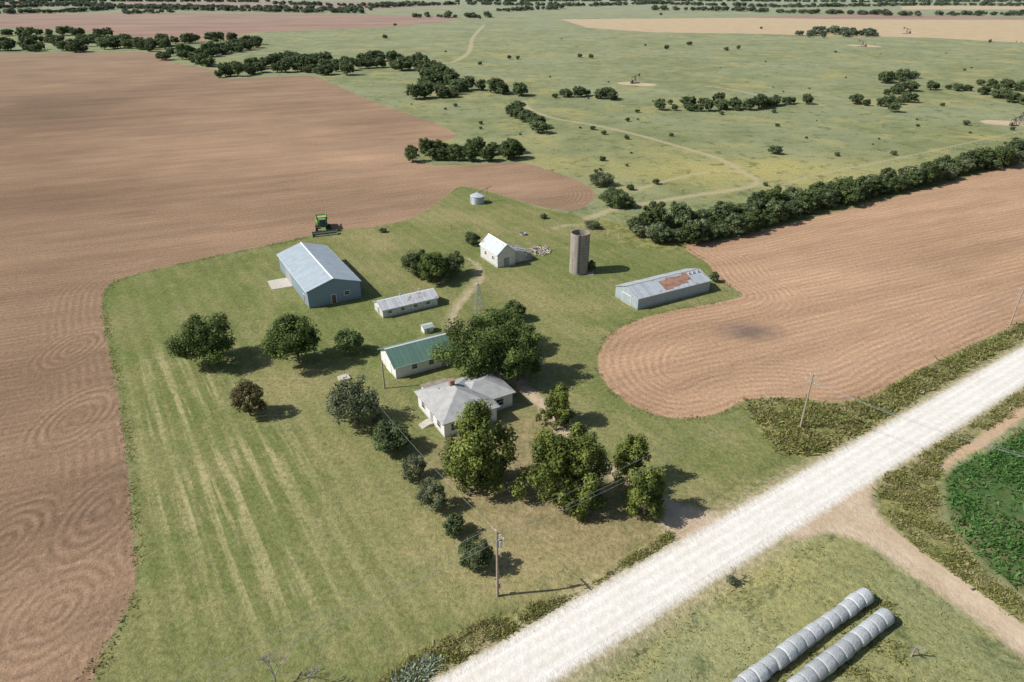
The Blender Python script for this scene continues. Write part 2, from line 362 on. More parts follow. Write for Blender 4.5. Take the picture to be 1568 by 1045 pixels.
# ---------- road strips ----------
def road_mat(name,fn):
    m=NT(name); nD=m.noise(1.3,4,0.75); m.color(fn(m,nD)); m.b.inputs['Roughness'].default_value=1; m.b.inputs['Specular IOR Level'].default_value=0.05
    m.bump(nD,0.2,0.5); return m.mat
M_GRAVEL=road_mat('pale_gravel',gravel_color); M_DIRTR=road_mat('packed_dirt',dirtroad_color)
vs=[];fs=[]
ts=np.arange(-100,500,5.0)
for i,t in enumerate(ts):
    for j,o in enumerate((-2.5,-1.3,0,1.3,2.5)):
        p=cc+rd*t+rn*o; vs.append((p[0],p[1],0.012+0.05*(1-(o/2.5)**2)))
    if i:
        b=(i-1)*5
        for j in range(4): fs.append((b+j,b+j+1,b+j+6,b+j+5))
g=MB(); g.add(vs,fs); g.build('gravel_road',[M_GRAVEL],smooth=True,recalc=False)
sd=spline(gps([(1352,812),(1420,865),(1500,920),(1568,975),(1720,1100)]),False,6)
vs=[];fs=[]
for i,p in enumerate(sd):
    d=sd[min(i+1,len(sd)-1)]-sd[max(i-1,0)]; d/=np.linalg.norm(d); nrm=np.array([-d[1],d[0]])
    for o in (-1.3,0,1.3): q=p+nrm*o; vs.append((q[0],q[1],0.01+0.03*(1-(o/1.3)**2)))
    if i:
        b=(i-1)*3; fs+=[(b,b+1,b+4,b+3),(b+1,b+2,b+5,b+4)]
g=MB(); g.add(vs,fs); g.build('dirt_road',[M_DIRTR],smooth=True,recalc=False)

# ---------- foliage ----------
def leaf_mat(name,cA,cB,trans=0.3):
    m=NT(name); sh=m.attr('shade'); oi=m.n('ShaderNodeObjectInfo').outputs['Random']
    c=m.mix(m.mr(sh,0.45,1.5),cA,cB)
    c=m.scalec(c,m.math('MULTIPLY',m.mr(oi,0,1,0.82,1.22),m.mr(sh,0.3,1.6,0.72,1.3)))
    m.color(c); m.b.inputs['Roughness'].default_value=0.75; m.b.inputs['Specular IOR Level'].default_value=0.2
    tr=m.n('ShaderNodeBsdfTranslucent'); m.t.links.new(c,tr.inputs['Color'])
    mx=m.n('ShaderNodeMixShader'); mx.inputs[0].default_value=trans
    m.t.links.new(m.b.outputs[0],mx.inputs[1]); m.t.links.new(tr.outputs[0],mx.inputs[2]); m.t.links.new(mx.outputs[0],m.out.inputs['Surface'])
    return m.mat
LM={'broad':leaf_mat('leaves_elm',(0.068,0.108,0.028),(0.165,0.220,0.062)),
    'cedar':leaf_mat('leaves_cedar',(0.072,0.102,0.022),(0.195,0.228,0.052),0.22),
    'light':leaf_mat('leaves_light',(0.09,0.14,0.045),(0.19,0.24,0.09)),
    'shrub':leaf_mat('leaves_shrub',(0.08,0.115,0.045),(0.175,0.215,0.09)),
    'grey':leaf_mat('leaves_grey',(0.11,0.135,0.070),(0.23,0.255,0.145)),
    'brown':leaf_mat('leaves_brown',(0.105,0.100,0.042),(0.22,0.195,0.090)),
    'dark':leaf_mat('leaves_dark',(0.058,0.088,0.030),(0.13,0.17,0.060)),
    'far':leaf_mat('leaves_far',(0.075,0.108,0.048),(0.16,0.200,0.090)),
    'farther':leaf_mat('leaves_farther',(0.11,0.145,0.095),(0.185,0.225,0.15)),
    'weed':leaf_mat('weed_leaves',(0.16,0.18,0.055),(0.34,0.33,0.12),0.5),
    'straw':leaf_mat('straw_leaves',(0.24,0.22,0.095),(0.47,0.42,0.22),0.5),
    'pale':leaf_mat('pale_sage_leaves',(0.22,0.27,0.19),(0.40,0.45,0.34),0.3),
    'crop':leaf_mat('crop_leaves',(0.06,0.14,0.03),(0.125,0.265,0.07),0.35)}
M_BARK=simple('bark',(0.16,0.125,0.095),0.95,0.3,4)
M_BARKG=simple('bark_weathered',(0.30,0.27,0.23),0.95,0.3,4)
def quads(C,Nn,S,rng,asp=0.75):
    n=len(C); Nn=Nn/np.linalg.norm(Nn,axis=1,keepdims=True)
    r=rng.normal(size=(n,3)); T=np.cross(Nn,r); T/=np.linalg.norm(T,axis=1,keepdims=True)+1e-9; B=np.cross(Nn,T)
    S=S[:,None]*0.5
    V=np.stack([C-T*S-B*S*asp*0.35,C+T*S*0.25-B*S*asp,C+T*S+B*S*asp*0.3,C-T*S*0.3+B*S*asp],1).reshape(-1,3)
    return V
def tubes_np(segs,n=6):
    V=[];F=[]
    o=0
    for p0,p1,r0,r1 in segs:
        p0=np.array(p0,float);p1=np.array(p1,float);d=p1-p0;d/=np.linalg.norm(d)+1e-9
        a=np.cross(d,[0.3,0.8,0.1]);a/=np.linalg.norm(a)+1e-9;b=np.cross(d,a)
        for p,r in((p0,r0),(p1,r1)):
            for i in range(n):
                t=2*math.pi*i/n;V.append(p+(a*math.cos(t)+b*math.sin(t))*r)
        F+=[(o+i,o+(i+1)%n,o+n+(i+1)%n,o+n+i) for i in range(n)]; o+=2*n
    return np.array(V),np.array(F)
def tree_mesh(name,seed,R,Ht,style,ls,cover=2.2,lm=None,maxn=14000,dens=1.0):
    rng=np.random.default_rng(seed)
    cedar=style=='cedar'
    b=(0.02 if style in('shrub','dark','far','farther','grey') else 0.03 if cedar else 0.07)*Ht
    ph=rng.uniform(0,6.28,4); LA=1.5 if cedar else 1.0
    def lobe(a,z): return 1+LA*(0.10*math.sin(2*a+ph[0]+z)+0.09*math.sin(3*a+ph[1]-z*1.3)+0.07*math.sin(5*a+ph[2]))
    K=int((56 if cedar else 44)*dens); cl=[]
    tops=[(rng.uniform(-.4,.4)*R,rng.uniform(-.4,.4)*R) for _ in range(3)]
    for i in range(K):
        a=rng.uniform(0,2*math.pi)
        if cedar:
            # full multi-topped juniper: widest in the lower middle, blunt crown
            t=rng.uniform(0,1)
            rr=R*0.95*min(1,(t+0.55)/0.65)*(1-t**2.6)**0.6*lobe(a,t*3)
            r=rr*rng.uniform(0.1,1.0)**0.6
            tx,ty=tops[i%3]; q=t*0.55
            c=(r*math.cos(a)*(1-0.2*t)+tx*q,r*math.sin(a)*(1-0.2*t)+ty*q,b+R*0.12+t*(Ht-b)*0.86*(1-0.10*(i%3))); cr=R*rng.uniform(0.14,0.26)
        else:
            u=rng.uniform(-0.85,1); q=math.sqrt(max(0,1-u*u*0.85)); k=rng.uniform(0.15,1)**0.4
            r=R*0.82*q*k*lobe(a,u); zc=(b+Ht)/2
            c=(r*math.cos(a),r*math.sin(a),max(R*0.12,zc+u*k*(Ht-b)/2*0.84)); cr=R*rng.uniform(0.13,0.28)
        cl.append((c,cr,rng.uniform(0.5,1.45)))
    area=4*math.pi*((R*R*2+R*Ht/2)/3)
    N=int(min(maxn,cover*area/(ls*ls*0.55))); per=np.array([c[1]**2 for c in cl]); per=(per/per.sum()*N).astype(int)+6
    Cs=[];Ns=[];Sh=[]
    for (c,cr,s0),k in zip(cl,per):
        d=rng.normal(size=(k,3)); d/=np.linalg.norm(d,axis=1,keepdims=True)
        rad=cr*rng.uniform(0.2,1.2,size=(k,1))**0.6
        sq=np.array([1,1,1.3 if cedar else 0.78])
        Cs.append(np.array(c)+d*rad*sq); Ns.append(d*0.9+rng.normal(size=(k,3))*0.4+np.array([0,0,0.4])); Sh.append(s0*rng.uniform(0.7,1.3,k))
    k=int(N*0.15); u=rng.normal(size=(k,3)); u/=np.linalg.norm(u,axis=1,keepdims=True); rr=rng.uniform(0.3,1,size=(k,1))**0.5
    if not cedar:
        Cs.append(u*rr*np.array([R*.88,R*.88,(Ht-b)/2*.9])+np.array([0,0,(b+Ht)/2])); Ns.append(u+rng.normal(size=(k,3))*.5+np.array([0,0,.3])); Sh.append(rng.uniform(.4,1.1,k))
    C=np.concatenate(Cs);Nn=np.concatenate(Ns);S=np.concatenate(Sh)
    keep=C[:,2]>0.05; C,Nn,S=C[keep],Nn[keep],S[keep]
    V=quads(C,Nn,ls*rng.uniform(0.55,1.35,len(C)),rng); nl=len(C)
    F=np.arange(nl*4).reshape(-1,4)
    tr=max(0.08,R*0.05)
    top=(rng.normal()*0.05*R,rng.normal()*0.05*R,b+(Ht-b)*(0.7 if cedar else 0.4))
    k0=max(b*0.9+0.2,0.12*Ht)
    segs=[((0,0,-0.15),(top[0]*.4,top[1]*.4,k0),tr*1.25,tr),((top[0]*.4,top[1]*.4,k0),top,tr,tr*0.45)]
    for i in rng.permutation(K)[:16]:
        c=np.array(cl[i][0]); f=rng.uniform(0.15,0.9); st=np.array([top[0]*f,top[1]*f,min(c[2]*0.8,k0+(top[2]-k0)*f*0.9)])
        mid=(st+c)/2+np.array([0,0,-0.06*R]); segs+=[(st,mid,tr*0.4,tr*0.25),(mid,c,tr*0.25,tr*0.08)]
    V2,F2=tubes_np(segs); 
    sh=np.concatenate([np.repeat(S,4),np.full(len(V2),1.0)])
    return mesh_np(name,np.concatenate([V,V2]),np.concatenate([F,F2+len(V)]),[LM[lm or style],M_BARKG if style=='grey' else M_BARK],{'shade':sh},False,np.concatenate([np.zeros(nl),np.ones(len(F2))]))

near=[('elm_tree',322,556,100,480,'broad'),('elm_tree',457,556,92,476,'broad'),('young_tree',536,541,48,502,'light'),
 ('brown_leaved_tree',384,637,58,582,'brown'),('sparse_tree',545,650,88,580,'grey'),('shrub',600,690,70,643,'shrub'),
 ('shrub',633,732,44,697,'grey'),('shrub',660,778,54,730,'grey'),('shrub',698,818,38,788,'shrub'),('shrub',730,872,58,822,'shrub'),
 ('juniper_tree',738,748,122,606,'cedar'),('juniper_tree',852,648,58,582,'cedar'),('juniper_tree',848,768,100,648,'cedar'),('juniper_tree',893,772,96,632,'cedar'),
 ('juniper_tree',964,738,70,655,'cedar'),('juniper_tree',986,788,80,702,'cedar'),
 ('shade_tree',735,580,132,482,'broad'),('shade_tree',793,582,92,488,'broad'),('shade_tree',768,540,92,472,'broad'),('young_tree',787,490,40,458,'light'),
 ('shrub',638,422,52,378,'shrub'),('shrub',664,432,56,386,'broad'),('shrub',692,422,48,384,'shrub'),
 ('shrub',723,375,26,353,'shrub'),('shrub',905,417,16,397,'shrub'),('shrub',580,655,26,634,'grey'),
 ('shrub',940,316,48,286,'shrub'),('shrub',920,284,44,262,'grey'),('shrub',960,318,28,300,'shrub'),('shrub',906,350,28,338,'grey'),
 ('shrub',1093,432,16,414,'shrub'),('shrub',1118,893,16,883,'grey'),('shrub',587,356,12,350,'shrub'),('shrub',832,335,12,326,'shrub')]
for i,(nm,bx,by,w,ty,stl) in enumerate(near):
    g=gp(bx,by); R=w/2*dep(g)/1045.0; Ht=max(1.2,hgt(g,ty)*0.93)
    ls=0.36 if R>4.5 else (0.30 if R>2.5 else 0.22)
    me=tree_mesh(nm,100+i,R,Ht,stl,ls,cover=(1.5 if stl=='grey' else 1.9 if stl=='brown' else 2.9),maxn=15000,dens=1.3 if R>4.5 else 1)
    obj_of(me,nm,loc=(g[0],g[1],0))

def dead_tree(name,px,py,Ht,seed):
    rng=random.Random(seed); g=gp(px,py); segs=[]
    def grow(p,d,L,r,k):
        q=p+d*L; segs.append((tuple(p),tuple(q),r,r*0.6))
        if k==0: return
        for _ in range(3 if k>1 else 4):
            nd=(d+Vector((rng.uniform(-1,1),rng.uniform(-1,1),rng.uniform(-.3,.6)))*0.85).normalized(); grow(q,nd,L*rng.uniform(.6,.85),r*0.6,k-1)
    grow(Vector((0,0,-.1)),Vector((0.1,0,1)),Ht*0.30,0.13,4)
    V,F=tubes_np(segs,4); obj_of(mesh_np(name,V,F,[M_BARKG]),name,loc=(g[0],g[1],0))
dead_tree('bare_tree',422,1050,5.0,1); dead_tree('bare_tree',472,1054,4.0,2); dead_tree('bare_shrub',1395,1005,2.2,3); dead_tree('bare_shrub',1118,890,2.4,4)

# massed trees
MID=[tree_mesh('hedge_tree_mesh',300+i,4.2,8.0,'dark',0.55,2.6,lm=('dark','far')[i%2],maxn=3200) for i in range(4)]
MIDG=[tree_mesh('hedge_tree_mesh_grey',320+i,4.0,7.0,'far',0.55,1.8,lm='grey',maxn=2400) for i in range(2)]
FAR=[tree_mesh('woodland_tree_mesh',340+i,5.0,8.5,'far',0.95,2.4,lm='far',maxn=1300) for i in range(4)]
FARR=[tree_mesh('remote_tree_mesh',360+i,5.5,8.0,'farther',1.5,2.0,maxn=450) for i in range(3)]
def mass(name,lines,sp,jit,smin,smax,meshes,rows=1,sq=1.0):
    par=empty(name)
    for ln in lines:
        P=spline(gps(ln),False,4) if len(ln)>1 else np.array(gps(ln))
        if len(P)==1: pts=[P[0]]
        else:
            d=np.r_[0,np.cumsum(np.linalg.norm(np.diff(P,axis=0),axis=1))]; s=0;pts=[]
            while s<d[-1]:
                pts.append(np.array([np.interp(s,d,P[:,0]),np.interp(s,d,P[:,1])])); s+=sp*random.uniform(0.5,1.6)
        for p in pts:
            for r in range(rows):
                q=p+np.array([random.gauss(0,jit),random.gauss(0,jit)]) if len(P)>1 else p
                sc=random.uniform(smin,smax)
                obj_of(random.choice(meshes),'tree',par,(q[0],q[1],0),random.uniform(0,6.28),(sc*random.uniform(.85,1.25),sc*random.uniform(.85,1.25),sc*random.uniform(.75,1.1)*sq))
mass('hedgerow_trees',[[(968,354),(1000,370),(1050,370),(1110,360),(1180,343),(1240,324),(1310,308),(1380,292),(1450,272),(1520,257),(1600,239),(1720,213)],
                       [(985,347),(1040,348),(1110,338),(1180,324),(1240,311),(1310,297),(1400,279),(1480,259),(1568,237),(1700,211)]],3.1,1.0,0.5,1.08,MID+MID+MIDG)
mass('tree_grove',[[(648,246),(700,247),(750,246),(798,240)],[(650,238),(700,237),(750,236),(800,234)]],3.2,1.5,0.6,1.0,MID[::2])
mass('creek_woodland',[[(340,119),(400,112),(450,110),(520,118)],[(345,112),(400,104),(460,100),(530,108)],[(430,96),(520,98)],[(520,110),(575,104),(620,108),(660,112),(690,125)],[(530,100),(580,94),(650,102)],[(650,140),(690,148),(705,142)],[(660,128),(700,135)],
   [(255,93),(300,90),(350,82),(395,73)],[(265,85),(330,78),(390,68)],[(300,98),(330,104)],[(640,150),(700,150)],[(735,140),(800,147)]],4.8,3.5,0.6,1.25,FAR)
mass('west_woodland',[[(-80,78),(0,78),(60,78),(130,79),(180,74),(235,80)],[(-80,66),(0,66),(60,66),(130,66),(180,68)],[(-80,56),(0,56),(90,54),(165,57)],[(240,72),(300,66),(370,62)],[(120,72),(180,70),(250,76)]],6.5,8,0.9,1.5,FAR)
mass('pasture_tree_line',[[(845,150),(900,148),(960,155)],[(1015,170),(1080,170),(1150,167),(1200,160),(1252,160)],[(1030,163),(1110,160)],[(1310,160),(1350,163),(1395,156)],[(1350,128),(1405,120)],[(1355,145),(1395,140)],
   [(1420,138),(1480,140),(1530,150),(1568,162),(1660,178)],[(1500,132),(1600,146)],[(782,168),(795,182),(815,192),(830,206)]],5.0,2,0.35,0.95,FAR)
mass('pasture_shrubs',[[(1186,236)],[(1478,192)],[(1020,76)],[(1055,70)],[(1112,78)],[(1130,76)],[(605,40)],[(1240,55)],[(1165,45)],[(1515,66)],[(905,90)],[(888,89)],[(780,91)],[(793,92)],[(735,100)],[(735,30)],[(1012,24)],[(1128,170)],[(590,60)],[(1368,172)]],5,0,0.35,0.75,FAR)
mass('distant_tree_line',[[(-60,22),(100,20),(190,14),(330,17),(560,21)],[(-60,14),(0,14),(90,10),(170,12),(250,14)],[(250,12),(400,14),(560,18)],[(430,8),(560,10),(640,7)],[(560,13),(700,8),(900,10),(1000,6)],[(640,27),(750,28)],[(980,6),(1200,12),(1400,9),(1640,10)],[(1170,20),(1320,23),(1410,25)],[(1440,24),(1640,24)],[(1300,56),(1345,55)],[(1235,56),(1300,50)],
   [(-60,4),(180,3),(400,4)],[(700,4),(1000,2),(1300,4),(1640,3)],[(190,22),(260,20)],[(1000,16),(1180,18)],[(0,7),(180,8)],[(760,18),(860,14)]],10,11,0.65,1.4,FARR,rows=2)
par=empty('pasture_scrub')
cnt=0
while cnt<80:
    px=random.uniform(620,1568); py=random.uniform(60,300); g=gp(px,py)
    ga=np.array([g[0]]);gb=np.array([g[1]])
    if sdf_poly(ga,gb,R_TL)[0]>-3 or sdf_poly(ga,gb,R_TR)[0]>-12 or sdf_poly(ga,gb,R_LAWN)[0]>-5: continue
    s=random.choice([0.08,0.1,0.12,0.12,0.16,0.2,0.24]); obj_of(random.choice(FAR),'shrub',par,(g[0],g[1],0),random.uniform(0,6),(s*1.3,s*1.3,s)); cnt+=1

# ---------- herb layers ----------
def blades(name,pts,h0,h1,w,mat,seed,clump=3,tilt=1.1,z=0.0):
    rng=np.random.default_rng(seed); P=np.repeat(np.array(pts),clump,0); n=len(P)
    P=P+rng.normal(size=(n,2))*w*1.2
    h=rng.uniform(h0,h1,n); a=rng.uniform(0,6.28,n); t=rng.normal(size=(n,2))*tilt*h[:,None]
    ww=w*rng.uniform(0.5,1.2,n)
    dx=np.cos(a)*ww/2;dy=np.sin(a)*ww/2; z0=np.full(n,-0.02+z)
    v0=np.stack([P[:,0]-dx,P[:,1]-dy,z0],1);v1=np.stack([P[:,0]+dx,P[:,1]+dy,z0],1)
    v2=np.stack([P[:,0]+dx*0.9+t[:,0],P[:,1]+dy*0.9+t[:,1],h*0.9+z],1);v3=np.stack([P[:,0]-dx*0.5+t[:,0],P[:,1]-dy*0.5+t[:,1],h+z],1)
    V=np.stack([v0,v1,v2,v3],1).reshape(-1,3);F=np.arange(4*n).reshape(-1,4)
    sh=np.repeat(rng.uniform(0.4,1.5,n),4)
    obj_of(mesh_np(name,V,F,[mat],{'shade':sh}),name)
def samp(poly,n,seed,fn=None):
    rng=np.random.default_rng(seed); P=np.array(poly); lo=P.min(0);hi=P.max(0); hi=np.minimum(hi,[170,280])
    out=[]
    while sum(len(o) for o in out)<n:
        q=rng.uniform(lo,hi,size=(n*3,2)); k=inpoly(q[:,0],q[:,1],P)&(sdf_line(q[:,0],q[:,1],ROAD,ROADW+0.6)<0)&(sdf_poly(q[:,0],q[:,1],R_JUNC)<-0.3)
        if fn is not None: k&=fn(q)
        out.append(q[k])
        if k.sum()==0: break
    return np.concatenate(out)[:n]
def pn(q,f): return np.sin(q[:,0]*f+np.sin(q[:,1]*f*.8)*2)+np.sin(q[:,1]*f*1.4+q[:,0]*f*.4+1.3*np.sin(q[:,0]*f*.6))
def patchy(q): return pn(q,0.8)+0.6*pn(q,2.3)+np.random.default_rng(3).normal(size=len(q))*0.8>0.6
def patchy2(q): return pn(q,0.55)+0.7*pn(q,1.9)+np.random.default_rng(3).normal(size=len(q))*0.9>0.2
blades('roadside_weeds',samp(R_WEED[0],3400,1,patchy2),0.12,0.55,0.28,LM['weed'],1)
blades('roadside_straw',samp(R_WEED[0],1800,31,patchy),0.1,0.45,0.24,LM['straw'],31)
blades('ditch_grass',samp(R_WEED[1],1500,2,patchy),0.06,0.28,0.18,LM['weed'],2)
blades('ditch_straw',samp(R_WEED[1],900,32,patchy2),0.05,0.22,0.16,LM['straw'],32)
blades('ditch_sage',samp(gps([(590,1050),(650,1005),(680,1010),(640,1060)]),260,22),0.12,0.4,0.2,LM['pale'],22)
blades('verge_grass',samp(R_WEED[2],2800,3,patchy),0.08,0.36,0.21,LM['weed'],3)
blades('verge_straw',samp(R_WEED[2],1800,33,patchy2),0.08,0.28,0.2,LM['straw'],33)
def along(P,n,sig,seed):
    rng=np.random.default_rng(seed); d=np.r_[0,np.cumsum(np.linalg.norm(np.diff(P,axis=0),axis=1))]
    s=rng.uniform(0,d[-1],n); q=np.stack([np.interp(s,d,P[:,0]),np.interp(s,d,P[:,1])],1)
    k=(np.sin(s*0.8)+np.sin(s*0.27+1)+np.sin(s*2.7)*.6+rng.normal(size=n)*0.6)>0.0
    return (q+rng.normal(size=(n,2))*sig)[k]
mg=spline(gps([(140,1040),(170,985),(203,925),(211,880),(206,800),(197,700),(183,600),(165,510),(160,457),(178,432),(250,411),(350,389),(420,375),(470,364)]),False,5)
blades('field_margin_grass',along(mg,2400,0.5,5),0.05,0.24,0.16,LM['weed'],5,2)
mg2=spline(gps([(1048,378),(1082,403),(1103,430),(1136,452),(1100,463),(1040,474),(985,487),(940,508),(916,540),(918,575),(943,607),(985,630),(1040,643),(1100,635),(1140,616)]),False,5)
blades('field_edge_grass',along(mg2,1200,0.45,6),0.05,0.22,0.16,LM['weed'],6,2)
blades('bale_yard_grass',samp(gps([(1140,1060),(1180,1000),(1330,900),(1380,930),(1400,1060)]),900,9,patchy),0.08,0.30,0.18,LM['weed'],9,2)
blades('verge_tufts',samp(gps([(880,1060),(1000,970),(1130,880),(1230,835),(1310,835),(1420,905),(1568,1015),(1568,1060)]),1500,12,patchy2),0.03,0.16,0.14,LM['straw'],12,2)
rng=np.random.default_rng(4); rows=[]
u=np.array([math.cos(GANG+1.9),math.sin(GANG+1.9)]); v=np.array([-u[1],u[0]]); c0=np.array(gp(1568,780))
for k in range(-60,60):
    s=rng.uniform(-60,60,420); q=c0+v*(k*0.76)+u*s[:,None]; rows.append(q)
Q=np.concatenate(rows); sd_=sdf_poly(Q[:,0],Q[:,1],R_CROP); Q=Q[(sd_>0.3)]
hole=gp(1540,770); Q=Q[((Q[:,0]-hole[0])/3)**2+((Q[:,1]-hole[1])/5)**2+rng.normal(size=len(Q))*0.5>1]
Q=Q[pn(Q,0.5)+rng.normal(size=len(Q))*0.8>-1.6]
blades('soybean_crop',Q,0.2,0.55,0.30,LM['crop'],8,3,0.9)

# ---------- building materials ----------
def metal_roof(name,cA,cB,axis=0,rib=0.9,rust=0.0,rough=0.45):
    m=NT(name); o=m.obj(); x=m.sep(o)[axis]
    fl=m.math('FLOOR',m.math('DIVIDE',x,rib)); wn=m.n('ShaderNodeTexWhiteNoise'); wn.noise_dimensions='1D'; m.put(wn.inputs['W'],fl)
    c=m.mix(wn.outputs['Value'],cA,cB)
    fr=m.math('FRACT',m.math('DIVIDE',x,rib)); ln=m.mr(m.math('ABSOLUTE',m.math('SUBTRACT',fr,0.5)),0.40,0.47,1.0,0.74)
    c=m.scalec(c,ln)
    n=m.noise(0.5,5,0.7,o); n2=m.noise(3,4,0.7,o)
    c=m.scalec(c,m.math('MULTIPLY',m.mr(n,0.3,0.7,0.86,1.1),m.mr(n2,0.3,0.7,0.93,1.07)))
    if rust>0: c=m.mix(m.mr(m.math('ADD',n,m.math('MULTIPLY',n2,0.4)),0.78-rust,0.9-rust*0.8,0,0.85),c,(0.30,0.14,0.08))
    m.color(c); m.b.inputs['Roughness'].default_value=rough; m.b.inputs['Metallic'].default_value=0.15
    w=m.math('SINE',m.math('MULTIPLY',x,2*math.pi/(rib/3))); m.bump(w,0.02,0.6); return m.mat
def siding(name,col,pitch=0.25,var=0.1,vert=False,peel=0.0):
    m=NT(name); o=m.obj(); s=m.sep(o); z=m.math('ADD',s[0],s[1]) if vert else s[2]
    fr=m.math('FRACT',m.math('DIVIDE',z,pitch)); c=m.scalec(m.rgb(col),m.mr(fr,0.0,0.14,0.72,1.0))
    n=m.noise(1.2,5,0.7,o); c=m.scalec(c,m.mr(n,0.3,0.7,1-var,1+var*0.6))
    c=m.mix(m.mr(s[2],0.0,0.7,0.45,0.0),c,(0.25,0.2,0.14))
    if peel: c=m.mix(m.mr(m.noise(2.5,5,0.8,o),0.62-peel,0.72-peel,0,0.8),c,(0.20,0.18,0.155))
    m.color(c); m.b.inputs['Roughness'].default_value=0.6; m.bump(fr,0.015,0.6); return m.mat
M_WHITE=siding('white_siding',(0.78,0.775,0.755)); M_BLUEW=siding('blue_steel_wall',(0.22,0.30,0.37),0.3,0.08,True)
M_GALV=siding('galvanised_wall',(0.36,0.42,0.45),0.25,0.2,True); M_OLDW=siding('old_white_boards',(0.70,0.695,0.67),0.2,0.2,False,0.10)
M_GREYW=siding('weathered_boards',(0.34,0.32,0.29),0.22,0.3,True,0.1)
M_TRIM=simple('white_trim',(0.78,0.78,0.76),0.5,0.06)
M_DOORB=simple('door_brown',(0.14,0.09,0.06),0.6,0.15); M_DOORG=simple('door_grey',(0.33,0.35,0.36),0.5,0.1)
M_CONC=simple('concrete',(0.50,0.46,0.40),0.9,0.14,1.5,bump=0.02)
M_CONCD=simple('concrete_old',(0.36,0.33,0.29),0.9,0.2,1.5)
g_=NT('window_glass'); g_.color((0.03,0.04,0.05)); g_.b.inputs['Roughness'].default_value=0.08; M_GLASS=g_.mat
M_RUST=simple('rusted_iron',(0.31,0.17,0.115),0.85,0.4,0.9)
M_STEEL=simple('galvanised_steel',(0.45,0.46,0.47),0.4,0.12,metal=0.4)
M_WOODP=simple('pole_wood',(0.36,0.29,0.22),0.9,0.2)
M_WOODG=simple('debris_wood',(0.46,0.42,0.36),0.9,0.4,2)
def shingle():
    m=NT('asphalt_shingles'); o=m.obj(); n=m.noise(0.8,5,0.7,o); n2=m.noise(9,3,0.7,o); z=m.sep(o)[2]
    fr=m.math('FRACT',m.math('DIVIDE',z,0.14))
    c=m.scalec(m.mix(m.mr(n,0.35,0.65),(0.34,0.34,0.335),(0.45,0.45,0.44)),m.math('MULTIPLY',m.mr(n2,0.3,0.7,0.78,1.16),m.mr(fr,0,0.3,0.80,1.0)))
    m.color(c); m.b.inputs['Roughness'].default_value=0.9; m.bump(n2,0.02); return m.mat
M_SHING=shingle()

def gable(name,px,py,ang,W,L,hw,rise,ridge,wall,roof,oh=0.4,trim=None,wins=(),doors=()):
    g=gp(px,py); par=empty(name,(g[0],g[1],0),ang)
    if ridge=='y':
        b=MB(); b.prism([(0,-0.1),(W,-0.1),(W,hw),(W/2,hw+rise),(0,hw)],'y',0,L); b.build('walls',[wall],par)
        half=W/2; ax='y'; l0,l1=-oh,L+oh
    else:
        b=MB(); b.prism([(0,-0.1),(L,-0.1),(L,hw),(L/2,hw+rise),(0,hw)],'x',0,W); b.build('walls',[wall],par)
        half=L/2; ax='x'; l0,l1=-oh,W+oh
    k=rise/half; t=0.10; o=0.006
    for nm,s in(('roof_slope_a',0),('roof_slope_b',1)):
        pts=[(-oh,hw-oh*k+o),(half,hw+rise+o),(half,hw+rise+o+t),(-oh,hw-oh*k+o+t)]
        if s: pts=[(2*half-p[0],p[1]) for p in pts]
        b=MB(); b.prism(pts,ax,l0,l1); b.build(nm,[roof],par)
    b=MB(); zc=hw+rise+t+o
    b.prism([(half-0.22,zc-0.22*k+0.012),(half,zc+0.015),(half+0.22,zc-0.22*k+0.012),(half,zc+0.05)],ax,l0-0.02,l1+0.02); b.build('ridge_cap',[trim or roof],par)
    b=MB()
    for s in (0,1):
        e=-oh-0.03 if s==0 else 2*half+oh+0.003
        b.prism([(e,hw-oh*k-0.09),(e+0.027,hw-oh*k-0.09),(e+0.027,hw-oh*k+0.105),(e,hw-oh*k+0.105)],ax,l0,l1)
    b.build('fascia',[trim or M_TRIM],par)
    def opening(lst,frame,fill,nm):
        for i,(side,s,z,w,h) in enumerate(lst):
            b=MB()
            def bx(a0,a1,z0,z1,d0,d1,mi):
                if side=='front': b.box((a0,-d1,z0),(a1,-d0,z1),mi)
                elif side=='left': b.box((-d1,a0,z0),(-d0,a1,z1),mi)
                elif side=='right': b.box((W+d0,a0,z0),(W+d1,a1,z1),mi)
            bx(s-0.1,s+w+0.1,z-0.1,z,0.003,0.07,0);bx(s-0.1,s+w+0.1,z+h,z+h+0.1,0.003,0.07,0)
            bx(s-0.1,s,z,z+h,0.003,0.07,0);bx(s+w,s+w+0.1,z,z+h,0.003,0.07,0);bx(s+0.001,s+w-0.001,z+0.001,z+h-0.001,0.004,0.035,1)
            if fill is M_GLASS: bx(s+0.002,s+w-0.002,z+h/2-0.025,z+h/2+0.025,0.036,0.055,0)
            b.build(nm,[frame,fill],par)
    opening(wins,M_TRIM,M_GLASS,'window')
    for d in doors: opening([d[:5]],M_TRIM,d[5],'door')
    return par
TH=math.radians(30)
R_BLUE=metal_roof('roof_blue_steel',(0.40,0.47,0.52),(0.44,0.51,0.56),1,0.9,0.0)
shed=gable('machine_shed',474,473,TH,12,26.5,4.1,1.9,'y',M_BLUEW,R_BLUE,0.3,M_TRIM,
   wins=[('front',8.2,1.5,1.2,0.9)],doors=[('front',5.2,0.02,1.0,2.1,M_DOORB),('left',15.2,0.02,4.6,3.4,M_DOORG),('left',3.0,0.02,1.0,2.1,M_DOORB)])
b=MB(); b.prism([(-4.8,14.8),(-0.05,14.4),(-0.05,20.4),(-4.6,20.6)],'z',-0.1,0.07); b.build('concrete_apron',[M_CONC],shed)
R_OLD=metal_roof('roof_old_tin',(0.52,0.55,0.57),(0.68,0.70,0.72),0,0.75,0.04,0.5)
